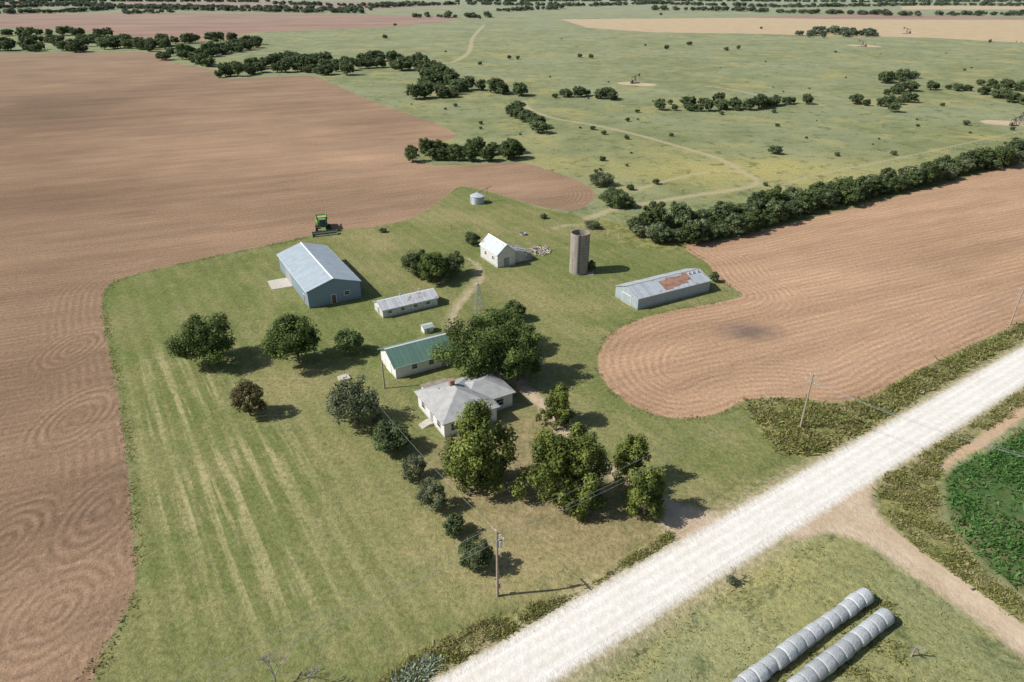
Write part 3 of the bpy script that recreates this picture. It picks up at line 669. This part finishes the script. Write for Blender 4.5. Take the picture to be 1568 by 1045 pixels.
coop=gable('poultry_shed',587,488,math.radians(31),13,5.0,2.0,1.1,'x',M_OLDW,R_OLD,0.25,M_TRIM,wins=[('front',1.2,0.9,0.9,0.6),('front',4.2,0.9,0.9,0.6),('front',7.2,0.9,0.9,0.6),('front',10.2,0.9,0.9,0.6)],doors=[('left',2,0.02,0.9,1.8,M_GREYW)])
b=MB()
for x in (5.2,9.8): b.box((x,2.8,2.7),(x+0.4,3.2,3.5)); b.box((x-0.08,2.72,3.5),(x+0.48,3.28,3.58))
b.build('roof_vents',[M_STEEL],coop)
R_GREEN=metal_roof('roof_green_steel',(0.115,0.215,0.17),(0.14,0.24,0.19),0,0.9,0,0.4)
gar=gable('green_roof_garage',607,581,TH,11.5,7.6,2.7,1.9,'x',M_WHITE,R_GREEN,0.45,M_TRIM,wins=[('front',3.2,1.2,1.0,1.0),('front',6.6,1.2,1.0,0.9)],doors=[('left',2.4,0.02,2.6,2.2,M_TRIM),('front',9.0,0.02,0.95,2.05,M_DOORG)])
R_E=metal_roof('roof_pale_tin',(0.46,0.53,0.59),(0.54,0.61,0.67),1,0.8,0.02,0.5)
barn=gable('white_barn',762,411,TH,5.2,9.2,3.6,2.2,'y',M_OLDW,R_E,0.25,M_TRIM,wins=[('left',2,1.6,0.8,0.9),('left',6,1.6,0.8,0.9)],doors=[('front',1.7,0.02,1.7,2.4,M_GREYW)])
b=MB(); b.prism([(5.21,-0.05),(10.4,-0.05),(10.4,1.8),(8.2,2.7),(5.21,3.4)],'y',0.6,6.8,0)
b.build('collapsed_lean_to',[M_GREYW],barn)
b=MB()
rr=random.Random(5)
for i in range(24):
    x=5.3+rr.uniform(0,0.2); y=0.5+i*0.27; 
    if rr.random()<0.2: continue
    dz=rr.uniform(-.05,.05); b.add([(x,y,3.55+dz),(10.6+rr.uniform(-.6,.3),y+rr.uniform(-.1,.1),1.95+dz),(10.6,y+0.24,1.93+dz),(x,y+0.24,3.55+dz)],[(0,1,2,3)],rr.choice([0,1]))
for i in range(8):
    z=0.3+i*0.4; b.box((5.4+rr.uniform(0,.3),0.5,z),(10.3-rr.uniform(0,1.6)-i*.25,0.57,z+0.28),rr.choice([0,1,1]))
b.build('loose_boards',[M_GREYW,M_OLDW],barn)
R_G=metal_roof('roof_hayshed_tin',(0.46,0.51,0.55),(0.58,0.62,0.65),0,0.8,0.03,0.5)
hs=gable('hay_shed',976,475,math.radians(29),21,8.2,2.7,1.5,'x',M_GALV,R_G,0.2,M_STEEL,doors=[('left',2.6,0.02,3.0,2.2,M_GALV)])
k=1.5/4.1
b=MB()
for x0,x1,y0,y1 in [(8.0,10.2,0.3,3.2),(10.25,12.6,0.6,3.6),(12.65,15.2,0.9,3.4),(15.25,16.6,1.6,3.9)]:
    z=lambda y:2.7+k*y+0.106+0.012
    b.add([(x0,y0,z(y0)),(x1,y0,z(y0)),(x1,y1,z(y1)),(x0,y1,z(y1)),(x0,y0,z(y0)+.02),(x1,y0,z(y0)+.02),(x1,y1,z(y1)+.02),(x0,y1,z(y1)+.02)],[(3,2,1,0),(4,5,6,7),(0,1,5,4),(1,2,6,5),(2,3,7,6),(3,0,4,7)])
b.build('rusted_roof_sheets',[M_RUST],hs)
b=MB()
for x in (17.0,18.2,19.6): b.box((x,3.0,2.7+k*3.0+0.1),(x+0.35,3.4,2.7+k*3.4+0.55))
b.build('roof_vents',[M_STEEL],hs)

# farmhouse
g=gp(681,671); house=empty('farmhouse',(g[0],g[1],0),TH)
def hip(b,x0,x1,y0,y1,z,rise,oh,t=0.12,mi=0):
    x0-=oh;x1+=oh;y0-=oh;y1+=oh; w=x1-x0;l=y1-y0; m_=min(w,l)/2
    if w>=l: r0=(x0+m_,(y0+y1)/2);r1=(x1-m_,(y0+y1)/2)
    else: r0=((x0+x1)/2,y0+m_);r1=((x0+x1)/2,y1-m_)
    vs=[(x0,y0,z),(x1,y0,z),(x1,y1,z),(x0,y1,z),(x0,y0,z+t),(x1,y0,z+t),(x1,y1,z+t),(x0,y1,z+t),(*r0,z+t+rise),(*r1,z+t+rise)]
    if w>=l: top=[(4,5,9,8),(5,6,9),(6,7,8,9),(7,4,8)]
    else: top=[(4,5,8),(5,6,9,8),(6,7,9),(7,4,8,9)]
    b.add(vs,[(3,2,1,0),(0,1,5,4),(1,2,6,5),(2,3,7,6),(3,0,4,7)]+top,mi)
b=MB(); b.box((0,0,-0.1),(9.5,10.5,2.85)); b.box((9.5,2.6,-0.1),(14.0,9.8,2.84)); b.box((1.5,10.5,-0.1),(6,12.4,2.5)); b.build('walls',[M_WHITE],house)
b=MB(); hip(b,0,9.5,0,10.5,2.855,2.3,0.5); b.build('main_roof',[M_SHING],house)
b=MB(); hip(b,5.0,14.0,2.6,9.8,2.79,1.75,0.48); b.build('wing_roof',[M_SHING],house)
b=MB(); b.prism([(11.05,2.9),(12.9,2.5),(12.9,2.6),(11.05,3.0)],'x',1.4,6.1); b.build('back_porch_roof',[simple('porch_roof_felt',(0.27,0.22,0.18),0.9,0.3,1)],house)
b=MB(); b.box((4.2,6.2,4.2),(5.0,7.0,5.9)); b.box((4.1,6.1,5.9),(5.1,7.1,6.05)); b.build('chimney',[simple('brick_chimney',(0.32,0.2,0.15),0.9,0.2,6)],house)
b=MB(); b.tube((2.6,7.5,3.6),(2.6,7.5,4.6),0.09); b.tube((7.2,4.0,4.0),(7.2,4.0,4.7),0.07); b.build('vent_pipes',[M_STEEL],house)
b=MB()
def win(b,side,s,z,w,h,W=0):
    def bx(a0,a1,z0,z1,d0,d1,mi):
        if side=='front': b.box((a0,W-d1,z0),(a1,W-d0,z1),mi)
        else: b.box((W-d1,a0,z0),(W-d0,a1,z1),mi)
    bx(s-.1,s+w+.1,z-.1,z,.003,.07,0);bx(s-.1,s+w+.1,z+h,z+h+.1,.003,.07,0);bx(s-.1,s,z,z+h,.003,.07,0);bx(s+w,s+w+.1,z,z+h,.003,.07,0)
    bx(s+.001,s+w-.001,z+.001,z+h-.001,.004,.03,1);bx(s+.002,s+w-.002,z+h/2-.03,z+h/2+.03,.031,.055,0)
for s in (1.4,7.6): win(b,'left',s,1.0,1.2,1.3)
for s in (1.2,4.2,7.2): win(b,'front',s,1.0,1.2,1.3)
win(b,'front',10.8,1.0,1.4,1.2,2.6)
b.build('windows',[M_TRIM,M_GLASS],house)
b=MB(); b.box((-0.05,4.4,0.5),(-0.004,5.4,2.5)); b.build('front_door',[M_DOORG],house)
b=MB()
for i in range(4): b.box((-0.9-0.32*(i+1),4.1,-0.05),(-0.9-0.32*i,5.7,0.45-0.11*(i+1)))
b.box((-0.9,4.1,-0.05),(-0.08,5.7,0.45)); b.build('front_steps',[M_CONC],house)

wh=gable('well_house',650,512,TH,2.0,1.7,1.3,0.35,'x',M_WHITE,metal_roof('roof_pale_green',(0.36,0.46,0.44),(0.42,0.52,0.50),0,0.5),0.2,M_TRIM,doors=[('front',0.5,0.02,0.7,1.15,M_DOORG)])
g=gp(527,580); par=empty('cistern_cover',(g[0],g[1],0),TH)
b=MB(); b.box((-1.0,-0.9,-0.05),(1.0,0.9,0.35)); b.box((-0.4,-0.4,0.352),(0.4,0.4,0.5)); b.tube((0.7,0.7,0.352),(0.7,0.7,1.1),0.06); b.build('slab',[M_CONC],par,bevel=0.04)

# silo
g=gp(886,416); R=2.35; par=empty('concrete_silo',(g[0],g[1],0),0)
def stave():
    m=NT('silo_staves'); o=m.obj(); s=m.sep(o); an=m.math('ARCTAN2',s[1],s[0])
    fr=m.math('FRACT',m.math('MULTIPLY',an,24/math.pi)); fz=m.math('FRACT',m.math('DIVIDE',s[2],0.76))
    n=m.noise(0.9,5,0.7,o); st=m.noise(1.0,4,0.7,m.loc(o,0,0.5,0.5,5))
    c=m.mix(m.mr(st,0.35,0.65),(0.22,0.19,0.16),(0.38,0.335,0.285))
    c=m.scalec(c,m.math('MULTIPLY',m.mr(n,0.3,0.7,0.85,1.12),m.math('MULTIPLY',m.mr(fr,0,0.1,0.75,1),m.mr(fz,0,0.08,0.8,1))))
    m.color(c); m.bump(fr,0.01); return m.mat
HS=10.2;n=48;b=MB();vs=[];fs=[]
prof=[(R,-0.1),(R,HS),(R-0.16,HS),(R-0.16,0.02)]
for r,z in prof:
    for i in range(n): a=2*math.pi*i/n; vs.append((r*math.cos(a),r*math.sin(a),z))
for k_ in range(3):
    for i in range(n): fs.append((k_*n+i,k_*n+(i+1)%n,(k_+1)*n+(i+1)%n,(k_+1)*n+i))
b.add(vs,fs); b.build('stave_wall',[stave()],par)
b=MB()
for z in np.arange(0.5,HS,0.75):
    vs=[];fs=[]
    for r,zz in((R+0.003,z),(R+0.035,z),(R+0.035,z+0.04),(R+0.003,z+0.04)):
        for i in range(n): a=2*math.pi*i/n; vs.append((r*math.cos(a),r*math.sin(a),zz))
    for k_ in range(4):
        for i in range(n): fs.append((k_*n+i,k_*n+(i+1)%n,((k_+1)%4)*n+(i+1)%n,((k_+1)%4)*n+i))
    b.add(vs,fs)
b.build('steel_hoops',[M_STEEL],par)
b=MB(); a=math.radians(-105); cx,cy=math.cos(a)*(R+0.12),math.sin(a)*(R+0.12)
b.tube((cx,cy,0.8),(cx,cy,HS+0.15),0.40,0.40,14,cap=False); b.build('unloading_chute',[simple('chute_metal',(0.20,0.18,0.165),0.7,0.25)],par,smooth=True)
b=MB(); b.prism([(1.5,-2.2),(3.6,-2.4),(3.8,0.6),(2.2,1.0)],'z',-0.05,0.12); b.build('footing',[M_CONCD],par)

# grain bin
g=gp(731,311); par=empty('grain_bin',(g[0],g[1],0),0)
m=NT('bin_corrugated'); o=m.obj(); w=m.math('SINE',m.math('MULTIPLY',m.sep(o)[2],2*math.pi/0.2)); m.color(m.scalec(m.rgb((0.50,0.56,0.62)),m.mr(w,-1,1,0.85,1.05))); m.b.inputs['Roughness'].default_value=0.4; m.b.inputs['Metallic'].default_value=0.3; m.bump(w,0.02)
b=MB(); b.tube((0,0,-0.05),(0,0,2.4),2.3,n=40); b.build('bin_wall',[m.mat],par)
b=MB(); b.tube((0,0,2.402),(0,0,3.4),2.42,0.3,32); b.tube((0,0,3.4),(0,0,3.6),0.32,0.25,16)
for i in range(16):
    a=2*math.pi*i/16; b.tube((2.42*math.cos(a),2.42*math.sin(a),2.43),(0.3*math.cos(a),0.3*math.sin(a),3.43),0.03,n=4)
b.build('bin_roof',[simple('bin_roof_metal',(0.62,0.66,0.70),0.35,0.08,metal=0.3)],par)
b=MB(); b.box((-0.4,-2.36,0.4),(0.4,-2.2,1.7)); b.build('bin_door',[M_STEEL],par)
b=MB(); b.tube((0.2,0,3.5),(4.6,2.6,4.9),0.12); b.tube((3.2,1.8,4.45),(3.6,2.0,0),0.05); b.tube((3.2,1.8,4.45),(2.7,2.4,0),0.05); b.build('auger',[M_RUST],par)

# lattice tower
g=gp(733,478); par=empty('windmill_tower',(g[0],g[1],0),0.4); b=MB(); HT=hgt(g,434); n=6
def cr(i,z): 
    r=1.0*(1-z/HT*0.86); return (r*[1,-1,-1,1][i],r*[1,1,-1,-1][i],z)
for i in range(4):
    b.tube(cr(i,0),cr(i,HT),0.045,n=4)
    for k_ in range(n):
        z0=HT*k_/n;z1=HT*(k_+1)/n; b.tube(cr(i,z0),cr((i+1)%4,z1),0.022,n=4); b.tube(cr((i+1)%4,z0),cr(i,z1),0.022,n=4); b.tube(cr(i,z1),cr((i+1)%4,z1),0.03,n=4)
b.build('lattice',[M_STEEL],par)
b=MB(); b.box((-0.35,-0.35,HT-0.1),(0.35,0.35,HT)); b.tube((0,0,HT),(0,0,HT+0.7),0.08); b.build('platform',[M_WOODG],par)

# combine harvester
g=gp(496,356); CG=simple('machine_green',(0.14,0.28,0.08),0.45,0.15); CY=simple('machine_yellow',(0.55,0.46,0.12),0.5,0.15); TY=simple('tyre_rubber',(0.03,0.03,0.03),0.85,0.15); HD=simple('header_steel',(0.20,0.24,0.17),0.6,0.3)
par=empty('combine_harvester',(g[0],g[1],0),math.radians(20))
b=MB(); b.prism([(1.2,1.2),(6.2,1.0),(7.2,1.6),(7.2,2.9),(6.0,3.3),(1.6,3.4),(1.2,2.6)],'x',-1.45,1.45); b.build('body',[CG],par,bevel=0.08)
b=MB()
b.prism([(1.9,3.4),(2.0,3.4),(1.6,4.0),(1.5,4.0)],'x',-1.5,1.5); b.prism([(4.4,3.3),(4.5,3.3),(4.9,4.0),(4.8,4.0)],'x',-1.5,1.5)
b.prism([(1.98,3.4),(4.42,3.35),(4.82,3.98),(1.6,3.98)],'x',-1.5,-1.42); b.prism([(1.98,3.4),(4.42,3.35),(4.82,3.98),(1.6,3.98)],'x',1.42,1.5); b.build('grain_tank',[CG],par)
b=MB(); b.box((-1.4,2.0,3.405),(1.4,4.4,3.65)); b.build('grain_heap',[simple('grain',(0.42,0.33,0.16),0.9,0.1)],par)
b=MB(); b.prism([(-0.4,1.9),(1.15,1.9),(1.15,3.7),(0.0,3.7)],'x',-0.85,0.85); b.build('cab_glass',[M_GLASS],par)
b=MB(); b.box((-1.0,-0.35,3.7),(1.0,1.4,3.9)); b.build('cab_roof',[CG],par,bevel=0.05)
b=MB()
for s in(-1,1):
    b.tube((s*1.5,1.2,0.95),(s*2.15,1.2,0.95),0.95,n=24,mi=0); b.tube((s*2.151,1.2,0.95),(s*2.18,1.2,0.95),0.45,n=16,mi=1)
    b.tube((s*1.2,5.9,0.62),(s*1.65,5.9,0.62),0.62,n=20,mi=0); b.tube((s*1.651,5.9,0.62),(s*1.68,5.9,0.62),0.3,n=16,mi=1)
b.box((-1.5,1.05,0.8),(1.5,1.35,1.1),0); b.box((-1.2,5.8,0.55),(1.2,6.0,0.75),0)
b.build('wheels',[TY,CY],par)
b=MB(); b.box((-1.458,3.0,2.0),(-1.452,6.6,2.35)); b.box((1.452,3.0,2.0),(1.458,6.6,2.35)); b.build('side_stripe',[CY],par)
b=MB(); b.prism([(-2.0,0.4),(1.3,1.5),(1.3,2.2),(-2.0,1.1)],'x',-0.6,0.6); b.build('feeder_house',[CG],par)
b=MB(); b.prism([(-2.0,0.2),(-3.3,0.12),(-3.3,0.2),(-2.3,0.35),(-2.1,1.15),(-2.0,1.15)],'x',-3.5,3.5,0)
for s in(-3.5,3.42): b.prism([(-2.0,0.15),(-3.9,0.1),(-3.2,0.8),(-2.0,1.15)],'x',s,s+0.08,0)
b.tube((-3.3,-2.5,0.55),(3.3,-2.5,0.55),0.22,n=10,mi=0)
for k_ in range(6):
    a=k_*math.pi/3; b.tube((-3.35,-3.1+0.5*math.cos(a),1.0+0.5*math.sin(a)),(3.35,-3.1+0.5*math.cos(a),1.0+0.5*math.sin(a)),0.035,n=4,mi=1)
for x in(-3.3,0,3.3):
    for k_ in range(6):
        a=k_*math.pi/3; b.tube((x,-3.1,1.0),(x,-3.1+0.5*math.cos(a),1.0+0.5*math.sin(a)),0.03,n=4,mi=1)
b.build('header',[HD,TY],par)
b=MB(); b.tube((1.5,2.2,3.2),(1.8,6.8,3.7),0.17,n=10); b.build('unloading_auger',[CG],par)

# bales
BM=NT('bale_wrap'); o=BM.obj(); n1=BM.noise(1.2,5,0.7,o); rnd=BM.n('ShaderNodeObjectInfo').outputs['Random']
sx=BM.noise(1.0,4,0.7,BM.loc(o,0,0.25,3,3))
c=BM.mix(BM.mr(n1,0.35,0.65),(0.36,0.39,0.41),(0.55,0.575,0.59)); c=BM.scalec(c,BM.mr(rnd,0,1,0.78,1.14)); c=BM.mix(BM.mr(sx,0.48,0.66,0,0.6),c,(0.27,0.27,0.25))
BM.color(c); BM.b.inputs['Roughness'].default_value=0.5; BM.bump(BM.noise(3,4,0.7,o),0.12)
def bale_mesh(seed):
    rg=random.Random(seed); n=28; prof=[(-0.78,0.0),(-0.775,0.76),(-0.72,0.90),(-0.58,0.95),(0,0.975),(0.58,0.95),(0.72,0.90),(0.775,0.76),(0.78,0.0)]
    vs=[];fs=[]; w=[rg.uniform(-.03,.03) for _ in range(n)]
    for x,r in prof:
        for i in range(n):
            a=2*math.pi*i/n; zz=r*(1+w[i])*math.sin(a)*0.94; vs.append((x+rg.uniform(-.02,.02),r*(1+w[i])*math.cos(a),max(zz,-0.86)+0.86))
    for k_ in range(len(prof)-1):
        for i in range(n): fs.append((k_*n+i,k_*n+(i+1)%n,(k_+1)*n+(i+1)%n,(k_+1)*n+i))
    me=bpy.data.meshes.new('bale'); me.from_pydata(vs,[],fs); me.materials.append(BM.mat); me.polygons.foreach_set('use_smooth',[True]*len(fs)); me.update(); return me
BMS=[bale_mesh(i) for i in range(6)]
for a,bb in [((1318,922),(1110,1076)),((1350,955),(1180,1088))]:
    p=np.array(gp(*a));q=np.array(gp(*bb)); d=q-p; L=np.linalg.norm(d); d/=L; ang=math.atan2(d[1],d[0]); par=empty('wrapped_hay_bales',(p[0],p[1],0),ang)
    s=0
    while s<L+4:
        ob=obj_of(random.choice(BMS),'bale',par,(s,random.uniform(-.09,.09),0),random.uniform(-.05,.05)); sc=random.uniform(.90,1.04); ob.scale=(1,sc,sc); s+=1.53
def debris(name,px,py,R,n,seed):
    g=gp(px,py); rg=random.Random(seed); b=MB()
    for i in range(n):
        a=rg.uniform(0,6.28); r=R*rg.random()**.6; x,y=r*math.cos(a),r*math.sin(a); t=rg.uniform(0,3.14); L=rg.uniform(.5,1.8); z=rg.uniform(0.05,.5)
        b.tube((x-math.cos(t)*L/2,y-math.sin(t)*L/2,z),(x+math.cos(t)*L/2,y+math.sin(t)*L/2,z+rg.uniform(-.1,.3)),rg.uniform(.05,.14),n=4,mi=rg.choice([0,0,0,1]))
    b.build(name,[M_WOODG,M_RUST],None,(g[0],g[1],0))
debris('lumber_pile',826,385,3.4,90,1); debris('lumber_pile',806,395,1.8,30,3)
g=gp(801,360); par=empty('stock_tank',(g[0],g[1],0)); b=MB(); b.tube((0,0,0),(0,0,.6),0.9,n=24,cap=False); b.tube((0,0,0.02),(0,0,.1),0.88,n=24); b.tube((0,0,.58),(0,0,.64),0.93,n=24,cap=False); b.build('tank',[M_STEEL],par)
g=gp(691,352); b=MB(); b.tube((0,0,0),(0,0,1.5),.09); b.tube((-.4,0,1.3),(.4,0,1.3),.04); b.tube((0,0,1.5),(0.25,0.1,1.8),.05); b.build('hydrant_post',[M_RUST],None,(g[0],g[1],0))

# pumpjacks
PJ=simple('pumpjack_dark',(0.13,0.10,0.09),0.6,0.3)
def pumpjack(px,py,s,rz):
    g=gp(px,py); par=empty('pumpjack',(g[0],g[1],0),rz); b=MB(); S=s
    b.box((-3*S,-.6*S,0),(3*S,.6*S,.3*S))
    for y in(-.7,.7): b.tube((-.8*S,y*S,.3*S),(0,0,3.6*S),.12*S,n=5); b.tube((.8*S,y*S,.3*S),(0,0,3.6*S),.12*S,n=5)
    b.tube((-2.6*S,0,3.0*S),(2.6*S,0,4.3*S),.2*S,n=6)
    b.prism([(2.5*S,3.3*S),(3.1*S,3.6*S),(3.25*S,4.5*S),(2.9*S,5.1*S),(2.4*S,4.5*S)],'y',-.2*S,.2*S)
    b.tube((3.2*S,0,3.6*S),(3.2*S,0,0),.05*S,n=4); b.tube((-2.5*S,.3*S,3.0*S),(-2.3*S,.3*S,1.0*S),.07*S,n=4); b.tube((-2.3*S,-.5*S,1.1*S),(-2.3*S,.5*S,1.1*S),.8*S,n=12); b.box((-2.9*S,-.5*S,.3*S),(-1.6*S,.5*S,.9*S))
    b.build('frame',[PJ],par)
pumpjack(972,128,1.3,0.6); pumpjack(1320,72,1.4,2.4); pumpjack(1388,52,1.6,2.9); pumpjack(1552,193,1.0,0.4)
g=gp(1556,192); b=MB()
for i in range(4):
    p=[(1,1),(-1,1),(-1,-1),(1,-1)]; b.tube((p[i][0]*1.3,p[i][1]*1.3,0),(p[i][0]*.2,p[i][1]*.2,6),.1,n=4)
    for k_ in range(4):
        z0=k_*1.5;z1=z0+1.5;f0=1.3-1.1*z0/6;f1=1.3-1.1*z1/6;j=(i+1)%4; b.tube((p[i][0]*f0,p[i][1]*f0,z0),(p[j][0]*f1,p[j][1]*f1,z1),.06,n=4)
b.build('oil_derrick',[PJ],None,(g[0]+3,g[1]+2,0))

# utility poles & wires
def upole(px,py,topy,style,ang,name='utility_pole'):
    g=gp(px,py); Hp=hgt(g,topy); par=empty(name,(g[0],g[1],0),ang); b=MB(); b.tube((0,0,-.1),(0,0,Hp),.17,.11,10); 
    arms=[]
    if style>=1:
        for z in ([Hp-.5] if style==1 else [Hp-.4,Hp-1.6]):
            b.box((-.06+.17,-1.25,z-.06),(.06+.17,1.25,z+.06)); b.tube((.17,-.7,z-.05),(.1,0,z-.7),.03,n=4); b.tube((.17,.7,z-.05),(.1,0,z-.7),.03,n=4)
            for y in(-1.1,-.5,.5,1.1): arms.append((.17,y,z+.2))
    b.build('pole',[M_WOODP],par)
    if arms:
        b=MB()
        for p in arms: b.tube((p[0],p[1],p[2]-.14),p,.05,.07,6)
        b.build('insulators',[M_TRIM],par)
    M=Matrix.Rotation(ang,3,'Z'); G=Vector((g[0],g[1],0))
    return [G+M@Vector(a) for a in arms] or [G+Vector((0,0,Hp-.2))], par,Hp
p1,par,Hp=upole(762,913,813,1,GANG+.03)
b=MB(); b.tube((.38,-.1,Hp-2.6),(.38,-.1,Hp-1.6),.24,n=16); b.tube((.38,-.1,Hp-1.6),(.38,-.1,Hp-1.52),.26,.2,16); b.tube((.38,0,Hp-1.5),(.38,0,Hp-1.2),.05); b.build('transformer',[simple('transformer_grey',(.5,.52,.53),.4,.05)],par,smooth=False)
b=MB(); b.box((.13,-.2,1.3),(.3,.2,1.9)); b.tube((.16,0,1.9),(.16,0,4.5),.03); b.build('meter_box',[M_STEEL],par)
p2,_,_=upole(1225,656,573,2,GANG); p3,_,_=upole(1546,498,442,2,GANG)
q1,_,_=upole(589,595,552,0,0,'yard_pole'); q2,_,_=upole(578,648,612,0,0,'yard_pole')
WM=simple('wire_aluminium',(.5,.5,.5),.4,.05,metal=.4)
wpar=empty('power_lines')
def wire(a,b_,sag=1.0,r=.015):
    cu=bpy.data.curves.new('wire','CURVE'); cu.dimensions='3D'; cu.bevel_depth=r; cu.bevel_resolution=1; sp=cu.splines.new('POLY'); N=20; sp.points.add(N)
    for i in range(N+1):
        t=i/N; p=a.lerp(b_,t); sp.points[i].co=(p.x,p.y,p.z-4*sag*t*(1-t),1)
    cu.materials.append(WM); o=bpy.data.objects.new('wire',cu); scene.collection.objects.link(o); o.parent=wpar
for i in(0,1,3): wire(p1[i],p2[i]); wire(p1[i],p1[i]-Vector((rd[0],rd[1],0))*60)
for i in(0,1,3,4,7): wire(p2[i],p3[i],1.2); wire(p3[i],p3[i]+Vector((rd[0],rd[1],0))*75,1.2)
far=Vector((*gp(1700,830),9.0))
for i in(4,5,7): wire(p2[i],far+Vector((i*.4,0,0)),1.5)
wire(p1[1],q2[0],.8); wire(q2[0],q1[0],.5); wire(q2[0],Vector((*gp(681,671),3.2)),.3)

b=MB()
for ln in [[(835,345),(880,352),(930,362),(960,372)],[(1160,283),(1300,262),(1568,208)]]:
    P=spline(gps(ln),False,6); d=np.r_[0,np.cumsum(np.linalg.norm(np.diff(P,axis=0),axis=1))]
    pr=None
    for s in np.arange(0,d[-1],4.0):
        x=np.interp(s,d,P[:,0]);y=np.interp(s,d,P[:,1]); b.tube((x,y,-.1),(x,y,1.3),.06,n=5)
        if pr:
            for z in(.4,.8,1.15): b.tube((*pr,z),(x,y,z),.008,n=3)
        pr=(x,y)
b.build('wire_fence',[M_WOODG])

# ---------- light, sky, camera ----------
el=math.radians(43); az=math.radians(10)
to=Vector((math.cos(el)*math.cos(az),math.cos(el)*math.sin(az),-math.sin(el)))
sl=bpy.data.lights.new('sun','SUN'); sl.energy=5.0; sl.angle=math.radians(.5); sl.color=(1,.965,.90)
so=bpy.data.objects.new('sun',sl); scene.collection.objects.link(so); so.rotation_euler=to.to_track_quat('-Z','Y').to_euler(); so.location=(-100,0,150)
w=bpy.data.worlds.new('World'); scene.world=w; w.use_nodes=True; nt=w.node_tree
sky=nt.nodes.new('ShaderNodeTexSky'); sky.sky_type='NISHITA'; sky.sun_disc=False; sky.sun_elevation=el; sky.sun_rotation=math.radians(260); sky.dust_density=1.5
nt.links.new(sky.outputs[0],nt.nodes['Background'].inputs[0]); nt.nodes['Background'].inputs[1].default_value=.09
cam=bpy.data.cameras.new('camera'); cam.lens=24; cam.sensor_width=36; cam.clip_end=20000; cam.clip_start=.5
co=bpy.data.objects.new('camera',cam); scene.collection.objects.link(co); co.location=(0,0,H); co.rotation_euler=(math.pi/2-PITCH,0,0); scene.camera=co
scene.view_settings.view_transform='Standard'; scene.view_settings.look='None'; scene.view_settings.exposure=0
